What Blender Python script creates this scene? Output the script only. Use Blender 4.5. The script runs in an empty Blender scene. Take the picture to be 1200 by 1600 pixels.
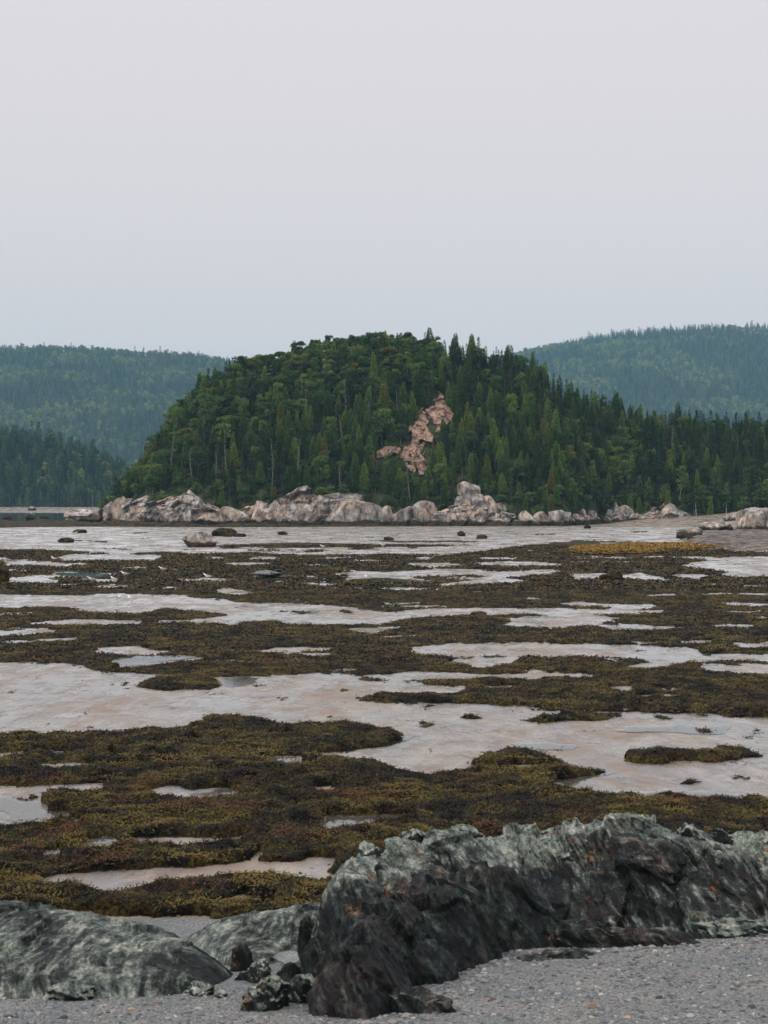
import bpy, bmesh, math, random
import numpy as np
from collections import defaultdict

# ------------------------------------------------------------------ camera, sky, sun, exposure
F, CX, HY, CH = 2400.0, 600.0, 780.0, 6.0      # focal length in photo pixels, principal column, horizon row, camera height
sc = bpy.context.scene
col = sc.collection
cam = bpy.data.cameras.new('camera')
camo = bpy.data.objects.new('camera', cam); col.objects.link(camo)
camo.location = (0, 0, CH); camo.rotation_euler = (math.radians(90), 0, 0)
cam.sensor_fit = 'HORIZONTAL'; cam.sensor_width = 36; cam.lens = 36 * F / 1200
cam.shift_y = -(800 - HY) / 1200
cam.clip_start = 0.5; cam.clip_end = 12000
cam.dof.use_dof = True; cam.dof.focus_distance = 150; cam.dof.aperture_fstop = 6.3
sc.camera = camo

SUN_EL, SUN_AZ = math.radians(38), math.radians(222)   # behind and left of the camera
w = bpy.data.worlds.new('World'); sc.world = w; w.use_nodes = True
nt = w.node_tree; nt.nodes.clear()
wo = nt.nodes.new('ShaderNodeOutputWorld'); bg = nt.nodes.new('ShaderNodeBackground')
sky = nt.nodes.new('ShaderNodeTexSky'); sky.sky_type = 'NISHITA'; sky.sun_disc = False
sky.sun_elevation = SUN_EL; sky.sun_rotation = SUN_AZ; sky.air_density = 1.0; sky.dust_density = 4.0
sc10 = nt.nodes.new('ShaderNodeVectorMath'); sc10.operation = 'SCALE'; sc10.inputs['Scale'].default_value = 0.10
nt.links.new(sky.outputs[0], sc10.inputs[0])
tc = nt.nodes.new('ShaderNodeTexCoord'); sx = nt.nodes.new('ShaderNodeSeparateXYZ')
nt.links.new(tc.outputs['Generated'], sx.inputs[0])
rp = nt.nodes.new('ShaderNodeValToRGB'); cr = rp.color_ramp
cr.elements[0].position = 0.0; cr.elements[0].color = (0.70, 0.675, 0.69, 1)
cr.elements[1].position = 1.0; cr.elements[1].color = (1.55, 1.51, 1.52, 1)
for p, c in ((0.10, (0.775, 0.725, 0.735, 1)), (0.17, (0.80, 0.75, 0.755, 1)), (0.28, (0.825, 0.765, 0.775, 1)), (0.36, (0.84, 0.79, 0.795, 1))):
    e = cr.elements.new(p); e.color = c
nt.links.new(sx.outputs['Z'], rp.inputs[0])
mx = nt.nodes.new('ShaderNodeMixRGB'); mx.inputs[0].default_value = 0.94     # overcast veil over the clear sky
nt.links.new(sc10.outputs[0], mx.inputs[1]); nt.links.new(rp.outputs[0], mx.inputs[2])
nt.links.new(mx.outputs[0], bg.inputs[0]); bg.inputs[1].default_value = 1.0
nt.links.new(bg.outputs[0], wo.inputs[0])

sl = bpy.data.lights.new('sun', 'SUN'); sl.energy = 1.5; sl.angle = math.radians(18); sl.color = (1.0, 0.9, 0.8)
so = bpy.data.objects.new('sun', sl); col.objects.link(so)
so.rotation_euler = (math.radians(90) - SUN_EL, 0, math.radians(180) - SUN_AZ)

vs = sc.view_settings
vs.view_transform = 'Standard'; vs.look = 'None'; vs.exposure = 0.0; vs.gamma = 1.0; vs.use_curve_mapping = False
sc.render.engine = 'CYCLES'
sc.cycles.use_denoising = True
try: sc.cycles.denoiser = 'OPENIMAGEDENOISE'
except Exception: pass
sc.cycles.max_bounces = 6; sc.cycles.diffuse_bounces = 3; sc.cycles.glossy_bounces = 3
sc.cycles.transmission_bounces = 3; sc.cycles.volume_bounces = 1; sc.cycles.transparent_max_bounces = 6

# ------------------------------------------------------------------ helpers
rng = np.random.default_rng(7); random.seed(7)
_P = np.random.default_rng(3).permutation(512).astype(np.int64); _P = np.concatenate([_P, _P, _P])
_G = np.random.default_rng(4).normal(size=(512, 3)); _G /= np.linalg.norm(_G, axis=1)[:, None]

def noise(p):
    """gradient noise, p (N,3) -> about -1..1"""
    p = np.asarray(p, float); i = np.floor(p).astype(np.int64); f = p - i
    u = f * f * f * (f * (f * 6 - 15) + 10); i &= 511
    r = 0
    for dx in (0, 1):
        wx = u[:, 0] if dx else 1 - u[:, 0]
        for dy in (0, 1):
            wy = u[:, 1] if dy else 1 - u[:, 1]
            for dz in (0, 1):
                wz = u[:, 2] if dz else 1 - u[:, 2]
                h = _P[_P[_P[(i[:, 0] + dx) & 511] + ((i[:, 1] + dy) & 511)] + ((i[:, 2] + dz) & 511)]
                g = _G[h]
                r = r + wx * wy * wz * (g[:, 0] * (f[:, 0] - dx) + g[:, 1] * (f[:, 1] - dy) + g[:, 2] * (f[:, 2] - dz))
    return r * 1.6

def fbm(p, o=4, lac=2.03, gain=0.5):
    a, s, q = 1.0, 0, np.array(p, float)
    for k in range(o):
        s = s + a * noise(q + 17.3 * k); q = q * lac; a *= gain
    return s

def ridged(p, o=3):
    a, s, q = 1.0, 0, np.array(p, float)
    for k in range(o):
        s = s + a * (1 - 2 * np.abs(noise(q + 9.1 * k))); q = q * 2.07; a *= 0.5
    return s

def blocks(p, seed=0, full=True):
    """fractured blocks: every cell of a jittered lattice gets an offset and a tilt of its own"""
    p = np.asarray(p, float) + seed * 3.77; b = np.floor(p if full else p - .5).astype(np.int64)
    best = np.full(len(p), 1e9); off = np.zeros(len(p))
    rg = (-1, 0, 1) if full else (0, 1)
    for dx in rg:
        for dy in rg:
            for dz in rg:
                c = b + (dx, dy, dz); k = c & 511
                h = _P[_P[_P[k[:, 0]] + k[:, 1]] + k[:, 2]]
                g = _G[h]; ctr = c + .5 + .42 * g; e = p - ctr; d2 = (e * e).sum(1); m_ = d2 < best
                best = np.where(m_, d2, best); off = np.where(m_, (_P[h] / 511. - .5) + .9 * (e * _G[_P[h]]).sum(1), off)
    return off
def crisp(me, deg=32):
    try: me.set_sharp_from_angle(angle=math.radians(deg))
    except Exception: pass
    return me
def n2(x, y, f, z=0.0):
    return noise(np.stack([np.ravel(x) * f, np.ravel(y) * f, np.full(np.size(x), z + .37)], 1)).reshape(np.shape(x))

def sstep(a, b, x):
    t = np.clip((x - a) / (b - a), 0, 1); return t * t * (3 - 2 * t)

def at(px, py, z=0.0):                      # photo pixel -> point on the level z
    Y = F * (CH - z) / (py - HY); return np.array([(px - CX) / F * Y, Y, z])
def atY(px, py, Y):                         # photo pixel -> point at the distance Y
    return np.array([(px - CX) / F * Y, Y, CH - (py - HY) * Y / F])
def proj(X, Y, Z):
    return CX + F * X / Y, HY + F * (CH - Z) / Y

def mesh(name, v, f, mat=None, smooth=True, tint=None):
    """f: int array (N,3) or (N,4)"""
    v = np.asarray(v, np.float32); f = np.asarray(f, np.int32)
    me = bpy.data.meshes.new(name); k = f.shape[1]
    me.vertices.add(len(v)); me.vertices.foreach_set('co', v.ravel())
    me.loops.add(f.size); me.loops.foreach_set('vertex_index', f.ravel())
    me.polygons.add(len(f)); me.polygons.foreach_set('loop_start', np.arange(0, f.size, k, dtype=np.int32))
    me.polygons.foreach_set('loop_total', np.full(len(f), k, np.int32))
    me.polygons.foreach_set('use_smooth', np.full(len(f), smooth, bool))
    if tint is not None:
        a = me.attributes.new('tint', 'FLOAT_COLOR', 'POINT')
        t = np.ones((len(v), 4), np.float32); t[:, :3] = tint; a.data.foreach_set('color', t.ravel())
    me.update(calc_edges=True)
    if mat: me.materials.append(mat)
    return me

def obj(name, me, parent=None, loc=None):
    o = bpy.data.objects.new(name, me); col.objects.link(o)
    if parent: o.parent = parent
    if loc is not None: o.location = tuple(map(float, loc))
    return o
def tag(o, label=None, cat=None, group=None, kind=None):
    if label: o['label'] = label
    if cat: o['category'] = cat
    if group: o['group'] = group
    if kind: o['kind'] = kind
    return o

def grid_faces(nr, nc):
    a = (np.arange(nr - 1)[:, None] * nc + np.arange(nc - 1)[None]).ravel()
    return np.stack([a, a + 1, a + nc + 1, a + nc], 1)
def prune(v, f, *extra):
    u, inv = np.unique(f.ravel(), return_inverse=True)
    return (v[u], inv.reshape(f.shape)) + tuple(e[u] for e in extra)

class NT:
    def __init__(s, name):
        s.m = bpy.data.materials.new(name); s.m.use_nodes = True; s.t = s.m.node_tree; s.t.nodes.clear()
        s.out = s.t.nodes.new('ShaderNodeOutputMaterial')
        s.pos = s.n('ShaderNodeNewGeometry')
    def n(s, typ, ins=None, **props):
        nd = s.t.nodes.new(typ)
        for k, v in props.items(): setattr(nd, k, v)
        for k, v in (ins or {}).items():
            i = nd.inputs[k]
            if isinstance(v, bpy.types.NodeSocket): s.t.links.new(v, i)
            else: i.default_value = v
        return nd
    def noise(s, scale, vec=None, detail=5, rough=0.6, dist=0.0):
        return s.n('ShaderNodeTexNoise', {'Vector': vec or s.pos.outputs['Position'], 'Scale': scale, 'Detail': detail, 'Roughness': rough, 'Distortion': dist}).outputs[0]
    def ramp(s, fac, *st):
        r = s.n('ShaderNodeValToRGB', {'Fac': fac}); c = r.color_ramp
        while len(c.elements) < len(st): c.elements.new(0.5)
        for e, (p, v) in zip(c.elements, st):
            e.position = p; e.color = (v, v, v, 1) if isinstance(v, (int, float)) else (*v, 1)
        return r.outputs[0]
    def mix(s, fac, a, b, mode='MIX'):
        x = s.n('ShaderNodeMixRGB', {'Fac': fac}, blend_type=mode)
        for k, v in ((1, a), (2, b)):
            if isinstance(v, bpy.types.NodeSocket): s.t.links.new(v, x.inputs[k])
            else: x.inputs[k].default_value = (*v, 1)
        return x.outputs[0]
    def math(s, op, a, b=0.0, clamp=False):
        return s.n('ShaderNodeMath', {0: a, 1: b}, operation=op, use_clamp=clamp).outputs[0]
    def vmul(s, vec, v):
        return s.n('ShaderNodeVectorMath', {0: vec, 1: v}, operation='MULTIPLY').outputs[0]
    def sep(s, vec):
        return s.n('ShaderNodeSeparateXYZ', {0: vec})
    def bump(s, h, strength, dist):
        return s.n('ShaderNodeBump', {'Height': h, 'Strength': strength, 'Distance': dist}).outputs[0]
    def pbr(s, color, rough=0.8, normal=None, spec=0.3, **kw):
        ins = {'Base Color': color if isinstance(color, bpy.types.NodeSocket) else (*color, 1), 'Roughness': rough, 'Specular IOR Level': spec}
        if normal: ins['Normal'] = normal
        ins.update(kw)
        b = s.n('ShaderNodeBsdfPrincipled', ins); s.t.links.new(b.outputs[0], s.out.inputs[0]); return s.m

# ------------------------------------------------------------------ materials
def mat_sand():
    m = NT('wet_sand'); P = m.pos.outputs['Position']
    big = m.noise(0.3, m.vmul(P, (1.0, .6, 1)), 5, .6); mid = m.noise(1.0, m.vmul(P, (1.0, .5, 1)), 6, .7, .6); fine = m.noise(55, None, 5, .75)
    c = m.ramp(mid, (.38, (.175, .132, .100)), (.49, (.262, .212, .170)), (.60, (.365, .325, .280)))
    c = m.mix(m.ramp(big, (.40, .75), (.50, 0)), c, (.235, .175, .135))
    c = m.mix(m.ramp(big, (.50, 0), (.60, .65)), c, (.37, .35, .32))
    c = m.mix(m.ramp(m.noise(5, m.vmul(P, (.8, 1, 1)), 6, .8), (.33, .7), (.42, 0)), c, (.13, .105, .085))
    c = m.mix(1.0, c, m.ramp(fine, (.38, .5), (.5, 1.0), (.62, 1.35)), 'MULTIPLY')
    wet = m.ramp(m.mix(.5, big, m.noise(.6, m.vmul(P, (1.0, .5, 1)), 6, .7)), (.42, .6), (.50, .28), (.57, .09))
    h = m.math('ADD', m.math('MULTIPLY', m.noise(5, m.vmul(P, (.4, 1.6, 1)), 4), .6), m.math('MULTIPLY', fine, .15))
    return m.pbr(c, wet, m.bump(h, .4, .02), .45)
def mat_water():
    m = NT('still_pool_water'); nb = m.bump(m.noise(6, None, 2), .05, .01)
    fr = m.n('ShaderNodeFresnel', {'IOR': 1.65, 'Normal': nb}).outputs[0]
    g = m.n('ShaderNodeBsdfGlossy', {'Color': (.97, .97, .97, 1), 'Roughness': .05, 'Normal': nb}); t = m.n('ShaderNodeBsdfTransparent', {'Color': (.90, .93, .93, 1)})
    x = m.n('ShaderNodeMixShader', {0: fr, 1: t.outputs[0], 2: g.outputs[0]}); m.t.links.new(x.outputs[0], m.out.inputs[0]); return m.m
def mat_film():
    m = NT('wet_sheen'); P = m.pos.outputs['Position']
    nb = m.bump(m.noise(4, m.vmul(P, (1, .7, 1)), 4), .25, .02)
    fr = m.n('ShaderNodeFresnel', {'IOR': 1.65, 'Normal': nb}).outputs[0]
    cov = m.ramp(m.mix(.4, m.noise(.25, m.vmul(P, (1, .5, 1)), 5, .65), m.noise(1.2, m.vmul(P, (1, .4, 1)), 5, .7)), (.455, .05), (.555, 1))
    g = m.n('ShaderNodeBsdfGlossy', {'Color': (.98, .98, .98, 1), 'Roughness': .32, 'Normal': nb}); t = m.n('ShaderNodeBsdfTransparent', {'Color': (1, 1, 1, 1)})
    x = m.n('ShaderNodeMixShader', {0: m.math('MULTIPLY', fr, cov), 1: t.outputs[0], 2: g.outputs[0]}); m.t.links.new(x.outputs[0], m.out.inputs[0]); return m.m
def mat_gravel():
    m = NT('beach_gravel'); P = m.pos.outputs['Position']
    a = m.noise(1.1, None, 4); b = m.noise(45, None, 5, .8)
    v = m.n('ShaderNodeTexVoronoi', {'Vector': P, 'Scale': 55.0})
    c = m.ramp(a, (.44, (.125, .148, .162)), (.58, (.225, .220, .212)))
    c = m.mix(.55, c, m.ramp(m.sep(v.outputs['Color']).outputs[0], (.1, (.05, .06, .065)), (.6, (.17, .175, .175)), (.95, (.42, .41, .39))))
    c = m.mix(1.0, c, m.ramp(b, (.38, .3), (.5, .92), (.62, 1.5)), 'MULTIPLY')
    return m.pbr(c, .75, m.bump(m.math('ADD', m.math('MULTIPLY', v.outputs[0], -1.0), b), .6, .012), .3)
def mat_tint(name, rough=.8, spec=.3, sub=0.0):
    m = NT(name); a = m.n('ShaderNodeAttribute', attribute_name='tint')
    return m.pbr(a.outputs['Color'], rough, None, spec)
def mat_weed_mat():
    m = NT('seaweed_mat')
    c = m.ramp(m.noise(1.1, None, 5, .7), (.42, (.005, .0045, .004)), (.5, (.026, .021, .010)), (.58, (.075, .057, .016)))
    c = m.mix(m.ramp(m.noise(.9, None, 3), (.55, 0), (.66, .5)), c, (.06, .026, .011))
    c = m.mix(1.0, c, m.ramp(m.noise(16, None, 5, .8), (.38, .2), (.5, .8), (.63, 2.2)), 'MULTIPLY')
    return m.pbr(c, .7, m.bump(m.noise(20, None, 5, .8), 1.0, .08), .1)
def mat_gold_mat():
    m = NT('golden_seaweed_mat')
    c = m.ramp(m.noise(1.0, None, 5, .7), (.38, (.035, .026, .009)), (.5, (.15, .088, .012)), (.62, (.24, .135, .02)))
    return m.pbr(c, .75, m.bump(m.noise(6, None, 5, .8), .8, .1), .2)
SN = np.array([0.72, -0.22, 0.62]); SN /= np.linalg.norm(SN)      # normal of the foliation planes
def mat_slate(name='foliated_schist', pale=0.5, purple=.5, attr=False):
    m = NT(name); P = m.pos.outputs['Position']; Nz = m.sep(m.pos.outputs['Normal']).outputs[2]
    wv = m.n('ShaderNodeTexNoise', {'Vector': P, 'Scale': .9, 'Detail': 2.0}).outputs['Color']
    off = m.n('ShaderNodeVectorMath', {0: wv, 'Scale': .35}, operation='SCALE').outputs[0]
    Q = m.n('ShaderNodeVectorMath', {0: P, 1: off}, operation='ADD').outputs[0]
    d = m.n('ShaderNodeVectorMath', {0: Q, 1: tuple(SN)}, operation='DOT_PRODUCT').outputs['Value']
    lay = m.n('ShaderNodeCombineXYZ', {0: m.math('MULTIPLY', d, 14.0), 1: m.math('MULTIPLY', m.sep(Q).outputs[0], 2.0), 2: m.math('MULTIPLY', m.sep(Q).outputs[1], 2.4)}).outputs[0]
    st = m.noise(1.0, lay, 6, .7, .05)
    fine = m.noise(26, None, 6, .8); big = m.noise(1.7, None, 4, .6); mid = m.noise(6, None, 6, .75)
    c = m.ramp(m.mix(.4, st, mid), (.40, (0.0027, 0.0039, 0.0049)), (.49, (0.0080, 0.0115, 0.0120)), (.56, (0.0370, 0.0530, 0.0495)), (.66, (0.1368, 0.1600, 0.1440)))
    c = m.mix(m.math('MULTIPLY', m.ramp(big, (.5, 0), (.62, 1)), purple), c, m.ramp(st, (.38, (.010, .008, .009)), (.52, (.035, .026, .027)), (.66, (.16, .13, .115))))
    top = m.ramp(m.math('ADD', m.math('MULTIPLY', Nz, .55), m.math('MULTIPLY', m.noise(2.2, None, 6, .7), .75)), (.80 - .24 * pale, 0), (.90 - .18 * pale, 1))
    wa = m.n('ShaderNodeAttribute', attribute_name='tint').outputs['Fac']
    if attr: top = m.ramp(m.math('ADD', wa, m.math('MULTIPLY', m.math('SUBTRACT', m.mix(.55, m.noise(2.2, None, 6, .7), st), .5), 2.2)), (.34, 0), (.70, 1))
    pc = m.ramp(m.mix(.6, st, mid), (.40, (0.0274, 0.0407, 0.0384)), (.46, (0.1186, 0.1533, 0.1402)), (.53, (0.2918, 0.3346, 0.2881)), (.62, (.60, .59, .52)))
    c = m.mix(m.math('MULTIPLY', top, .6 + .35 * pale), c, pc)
    c = m.mix(1.0, c, m.ramp(fine, (.36, .4), (.5, 1.0), (.64, 1.6)), 'MULTIPLY')
    c = m.mix(m.ramp(m.noise(3.1, None, 6, .75, .8), (.36, .75), (.44, 0)), c, (0.0073, 0.0087, 0.0096))
    lich = m.math('MULTIPLY', m.ramp(m.noise(1.1, None, 3, .6), (.57, 0), (.62, 1)), m.ramp(m.noise(9, None, 5, .75), (.53, 0), (.58, 1)))
    lich = m.math('MULTIPLY', lich, m.ramp(Nz, (.25, 0), (.6, 1.0 if name != 'pale_schist' else 0.0)))
    if attr: lich = m.math('MULTIPLY', lich, m.ramp(wa, (.12, 0), (.22, 1), (.85, 1), (1.0, .3)))
    c = m.mix(lich, c, m.ramp(fine, (.4, (.16, .05, .014)), (.6, (.42, .15, .03))))
    h = m.math('ADD', m.math('MULTIPLY', st, 1.3), m.math('ADD', m.math('MULTIPLY', fine, .5), m.math('MULTIPLY', mid, 1.0)))
    return m.pbr(c, m.ramp(st, (.35, .42), (.65, .8)), m.bump(h, 1.0, .055), .2)
def mat_granite(name='shore_granite', weedline=1.2, warm=1.0):
    m = NT(name); P = m.pos.outputs['Position']; s = m.sep(P)
    rnd = m.n('ShaderNodeObjectInfo').outputs['Random']
    big = m.noise(.22, None, 4, .6); mid = m.noise(.7, m.vmul(P, (1, 1, .5)), 6, .72, .6)
    c = m.ramp(mid, (.39, (.065, .056, .053)), (.45, (.23, .182, .152)), (.54, (.41, .335, .275)), (.66, (.58, .50, .43)))
    c = m.mix(m.ramp(big, (.43, 0), (.53, .85)), c, m.ramp(mid, (.38, (.055, .055, .058)), (.5, (.20, .195, .19)), (.63, (.46, .44, .41))))
    c = m.mix(m.ramp(m.noise(.5, None, 3), (.55, 0), (.64, .4)), c, (.32, .18, .12))
    c = m.mix(1.0, c, m.ramp(rnd, (0, .82 * warm), (1, 1.3 * warm)), 'MULTIPLY')
    ck = m.n('ShaderNodeTexVoronoi', {'Vector': m.n('ShaderNodeVectorMath', {0: m.vmul(P, (1, 1, .7)), 1: m.n('ShaderNodeVectorMath', {0: m.n('ShaderNodeTexNoise', {'Vector': P, 'Scale': .6, 'Detail': 5.0}).outputs['Color'], 'Scale': 4.0}, operation='SCALE').outputs[0]}, operation='ADD').outputs[0], 'Scale': .33}, feature='DISTANCE_TO_EDGE').outputs[0]
    crack = m.ramp(ck, (.0, 1), (.03, 0))
    c = m.mix(m.math('MULTIPLY', crack, .6), c, (.03, .026, .025))
    zz = m.math('ADD', s.outputs[2], m.math('MULTIPLY', m.math('SUBTRACT', m.noise(.5, None, 4), .5), 2.2))
    c = m.mix(m.ramp(m.math('DIVIDE', zz, max(weedline, .01) * 2), (.38, 1), (.52, 0)), c, m.ramp(m.noise(2, None, 4), (.35, (.014, .012, .010)), (.7, (.06, .05, .028))))
    if name == 'cliff_granite': c = m.mix(.7, c, m.ramp(mid, (.40, (.07, .042, .032)), (.55, (.36, .215, .15)), (.66, (.50, .34, .25))))
    h = m.math('SUBTRACT', m.math('ADD', m.noise(1.0, None, 6, .7), m.math('MULTIPLY', m.noise(5, None, 5, .7), .25)), m.math('MULTIPLY', crack, .5))
    return m.pbr(c, .85, m.bump(h, .5, .22), .2)
def mat_floor():
    m = NT('forest_floor'); Nz = m.sep(m.pos.outputs['Normal']).outputs[2]
    c = m.ramp(m.noise(.5, None, 5, .7), (.42, (.010, .016, .008)), (.52, (.030, .042, .016)), (.6, (.06, .06, .03)))
    return m.pbr(c, .9, m.bump(m.noise(2, None, 5), .8, .4), .1)
def mat_leaf(name, base, var=.35, yel=.25):
    m = NT(name); r = m.n('ShaderNodeObjectInfo').outputs['Random']; a = m.n('ShaderNodeAttribute', attribute_name='tint').outputs['Color']
    b = np.array(base)
    lo, hi = tuple(b * (1 - var)), tuple(np.clip(b * (1 + var) * np.array([1 + yel, 1 + yel * .35, .8]), 0, 1))
    c = m.mix(1.0, m.ramp(r, (0, lo), (.5, tuple(b)), (.86, hi), (1, tuple(b * np.array([1.75, 1.0, .8])))), a, 'MULTIPLY')
    d = m.n('ShaderNodeBsdfDiffuse', {'Color': c}); t = m.n('ShaderNodeBsdfTranslucent', {'Color': c})
    x = m.n('ShaderNodeMixShader', {0: .25, 1: d.outputs[0], 2: t.outputs[0]})
    m.t.links.new(x.outputs[0], m.out.inputs[0]); return m.m
def mat_bark(name, a, b):
    m = NT(name)
    return m.pbr(m.ramp(m.noise(3, m.vmul(m.pos.outputs['Position'], (2, 2, .5)), 4, .7), (.35, a), (.65, b)), .9, None, .1)
def mat_plain(name, c, rough=.7):
    m = NT(name); n_ = m.noise(20, None, 3)
    return m.pbr(m.mix(1.0, c, m.ramp(n_, (.3, .85), (.7, 1.0)), 'MULTIPLY'), rough, None, .2)

def mat_spit():
    m = NT('dark_rubble')
    c = m.ramp(m.noise(.7, None, 5, .7), (.42, (.05, .047, .045)), (.5, (.16, .135, .12)), (.6, (.30, .25, .215)))
    c = m.mix(1.0, c, m.ramp(m.noise(5, None, 5, .8), (.38, .3), (.5, 1.0), (.62, 1.6)), 'MULTIPLY')
    return m.pbr(c, .85, m.bump(m.noise(3, None, 6, .8), 1.0, .3), .2)
M = dict(spit=mat_spit(), film=mat_film(), sand=mat_sand(), water=mat_water(), gravel=mat_gravel(), pebble=mat_tint('pebble_stone', .75, .3), frond=mat_tint('seaweed_frond', .55, .12),
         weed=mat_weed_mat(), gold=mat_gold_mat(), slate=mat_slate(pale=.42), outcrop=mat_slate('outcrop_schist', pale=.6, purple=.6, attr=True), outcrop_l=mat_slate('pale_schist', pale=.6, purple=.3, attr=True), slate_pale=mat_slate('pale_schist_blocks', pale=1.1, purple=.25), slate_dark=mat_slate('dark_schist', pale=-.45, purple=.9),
         granite=mat_granite(weedline=1.3), cliff=mat_granite('cliff_granite', .01, .5), reef=mat_granite('flat_boulder_stone', .75), floor=mat_floor(),
         spruce=mat_leaf('spruce_needles', (.040, .072, .036), .5, .3), cedar=mat_leaf('cedar_foliage', (.084, .148, .044), .5, .28),
         broad=mat_leaf('broadleaf_foliage', (.086, .150, .054), .48, .3), far=mat_leaf('distant_needles', (.048, .095, .042), .7, .5), far_b=mat_leaf('distant_leaves', (.105, .17, .060), .5, .6),
         bark=mat_bark('grey_bark', (.07, .058, .05), (.20, .17, .15)), dead=mat_bark('weathered_wood', (.07, .062, .056), (.21, .19, .175)), birch=mat_bark('pale_bark', (.16, .14, .125), (.42, .39, .36)),
         white=mat_plain('white_plumage', (.82, .82, .80)), grey=mat_plain('grey_plumage', (.36, .38, .40)), yellow=mat_plain('yellow_bill', (.6, .4, .05)))

# ------------------------------------------------------------------ ground: sand flat, gravel beach
def gravel_z(X, Y):
    X = np.asarray(X, float); Y = np.asarray(Y, float)
    z = 0.155 * (22 - Y) + .03 * n2(X, Y, .7) + .012 * n2(X, Y, 2.6) + .042 * np.clip(X - 1.0, 0, 6) * sstep(22.5, 19.5, Y)
    return np.where(Y < 12, z + .10 * (12 - Y), z)
ys = np.concatenate([np.linspace(12, 60, 130), np.geomspace(60.5, 6000, 110)]); ss = np.linspace(-1.0, 1.0, 141); ss = np.sign(ss) * (np.abs(ss) ** 1.5) * 1.2
Yg, Sg = np.meshgrid(ys, ss, indexing='ij'); Xg = Yg * Sg
Zg = .012 * n2(Xg, Yg, .35) * (Yg < 300)
tag(obj('sand_flat', mesh('sand_flat', np.stack([Xg, Yg, Zg], -1).reshape(-1, 3), grid_faces(len(ys), len(ss)), M['sand'])), kind='structure')
gy = np.linspace(-6, 23.5, 300); gx = np.linspace(-14, 14, 280); Yg, Xg = np.meshgrid(gy, gx, indexing='ij')
tag(obj('gravel_beach', mesh('gravel_beach', np.stack([Xg, Yg, gravel_z(Xg, Yg)], -1).reshape(-1, 3), grid_faces(len(gy), len(gx)), M['gravel'])), kind='structure')

# ------------------------------------------------------------------ seaweed beds: traced outlines laid on the flat
RX0, RX1, RY0, RY1 = -200, 1400, 800, 1480       # raster window in photo pixels; cells 1 x 0.5
RH, RW = int((RY1 - RY0) * 2), RX1 - RX0
def raster(poly, clamp=False):
    p = np.array(poly, float); m = np.zeros((RH, RW), bool)
    if clamp:
        p = p.copy(); p[p[:, 0] <= 3, 0] = RX0 - 5; p[p[:, 0] >= 1197, 0] = RX1 + 5
    yy = RY0 + (np.arange(RH) + .5) * .5; xx = RX0 + np.arange(RW) + .5
    cnt = np.zeros((RH, RW), np.int16)
    for (x0, y0), (x1, y1) in zip(p, np.roll(p, -1, 0)):
        if y0 == y1: continue
        lo, hi = min(y0, y1), max(y0, y1); r = np.where((yy >= lo) & (yy < hi))[0]
        if len(r) == 0: continue
        xc = x0 + (yy[r] - y0) * (x1 - x0) / (y1 - y0)
        cnt[r] += (xx[None] > xc[:, None])
    return (cnt % 2).astype(bool)
def blur(m, rx, ry):
    if m.shape == (RH, RW) and m.any() and m.sum() < .2 * m.size:      # small mask: work on its own window only
        yy, xx = np.where(m.any(1))[0], np.where(m.any(0))[0]; g = 2 * max(rx, ry) + 3
        y0, y1, x0, x1 = max(0, yy[0] - g), yy[-1] + g + 1, max(0, xx[0] - g), xx[-1] + g + 1
        out = np.zeros(m.shape, np.float32); out[y0:y1, x0:x1] = blur(m[y0:y1, x0:x1], rx, ry); return out
    a = m.astype(np.float32)
    for ax, r in ((1, rx), (0, ry)):
        if r <= 0: continue
        for _ in range(2):
            pad = [(0, 0), (0, 0)]; pad[ax] = (r + 1, r); c = np.cumsum(np.pad(a, pad, mode='edge'), axis=ax)
            n = a.shape[ax]; k = 2 * r + 1
            a = (np.take(c, np.arange(k, k + n), ax) - np.take(c, np.arange(0, n), ax)) / k
    return a
def sample(a, px, py):
    x = np.clip(px - RX0 - .5, 0, RW - 1.001); y = np.clip((py - RY0) * 2 - .5, 0, RH - 1.001)
    i = y.astype(int); j = x.astype(int); fy = y - i; fx = x - j
    return (a[i, j] * (1 - fx) + a[i, j + 1] * fx) * (1 - fy) + (a[i + 1, j] * (1 - fx) + a[i + 1, j + 1] * fx) * fy

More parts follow.
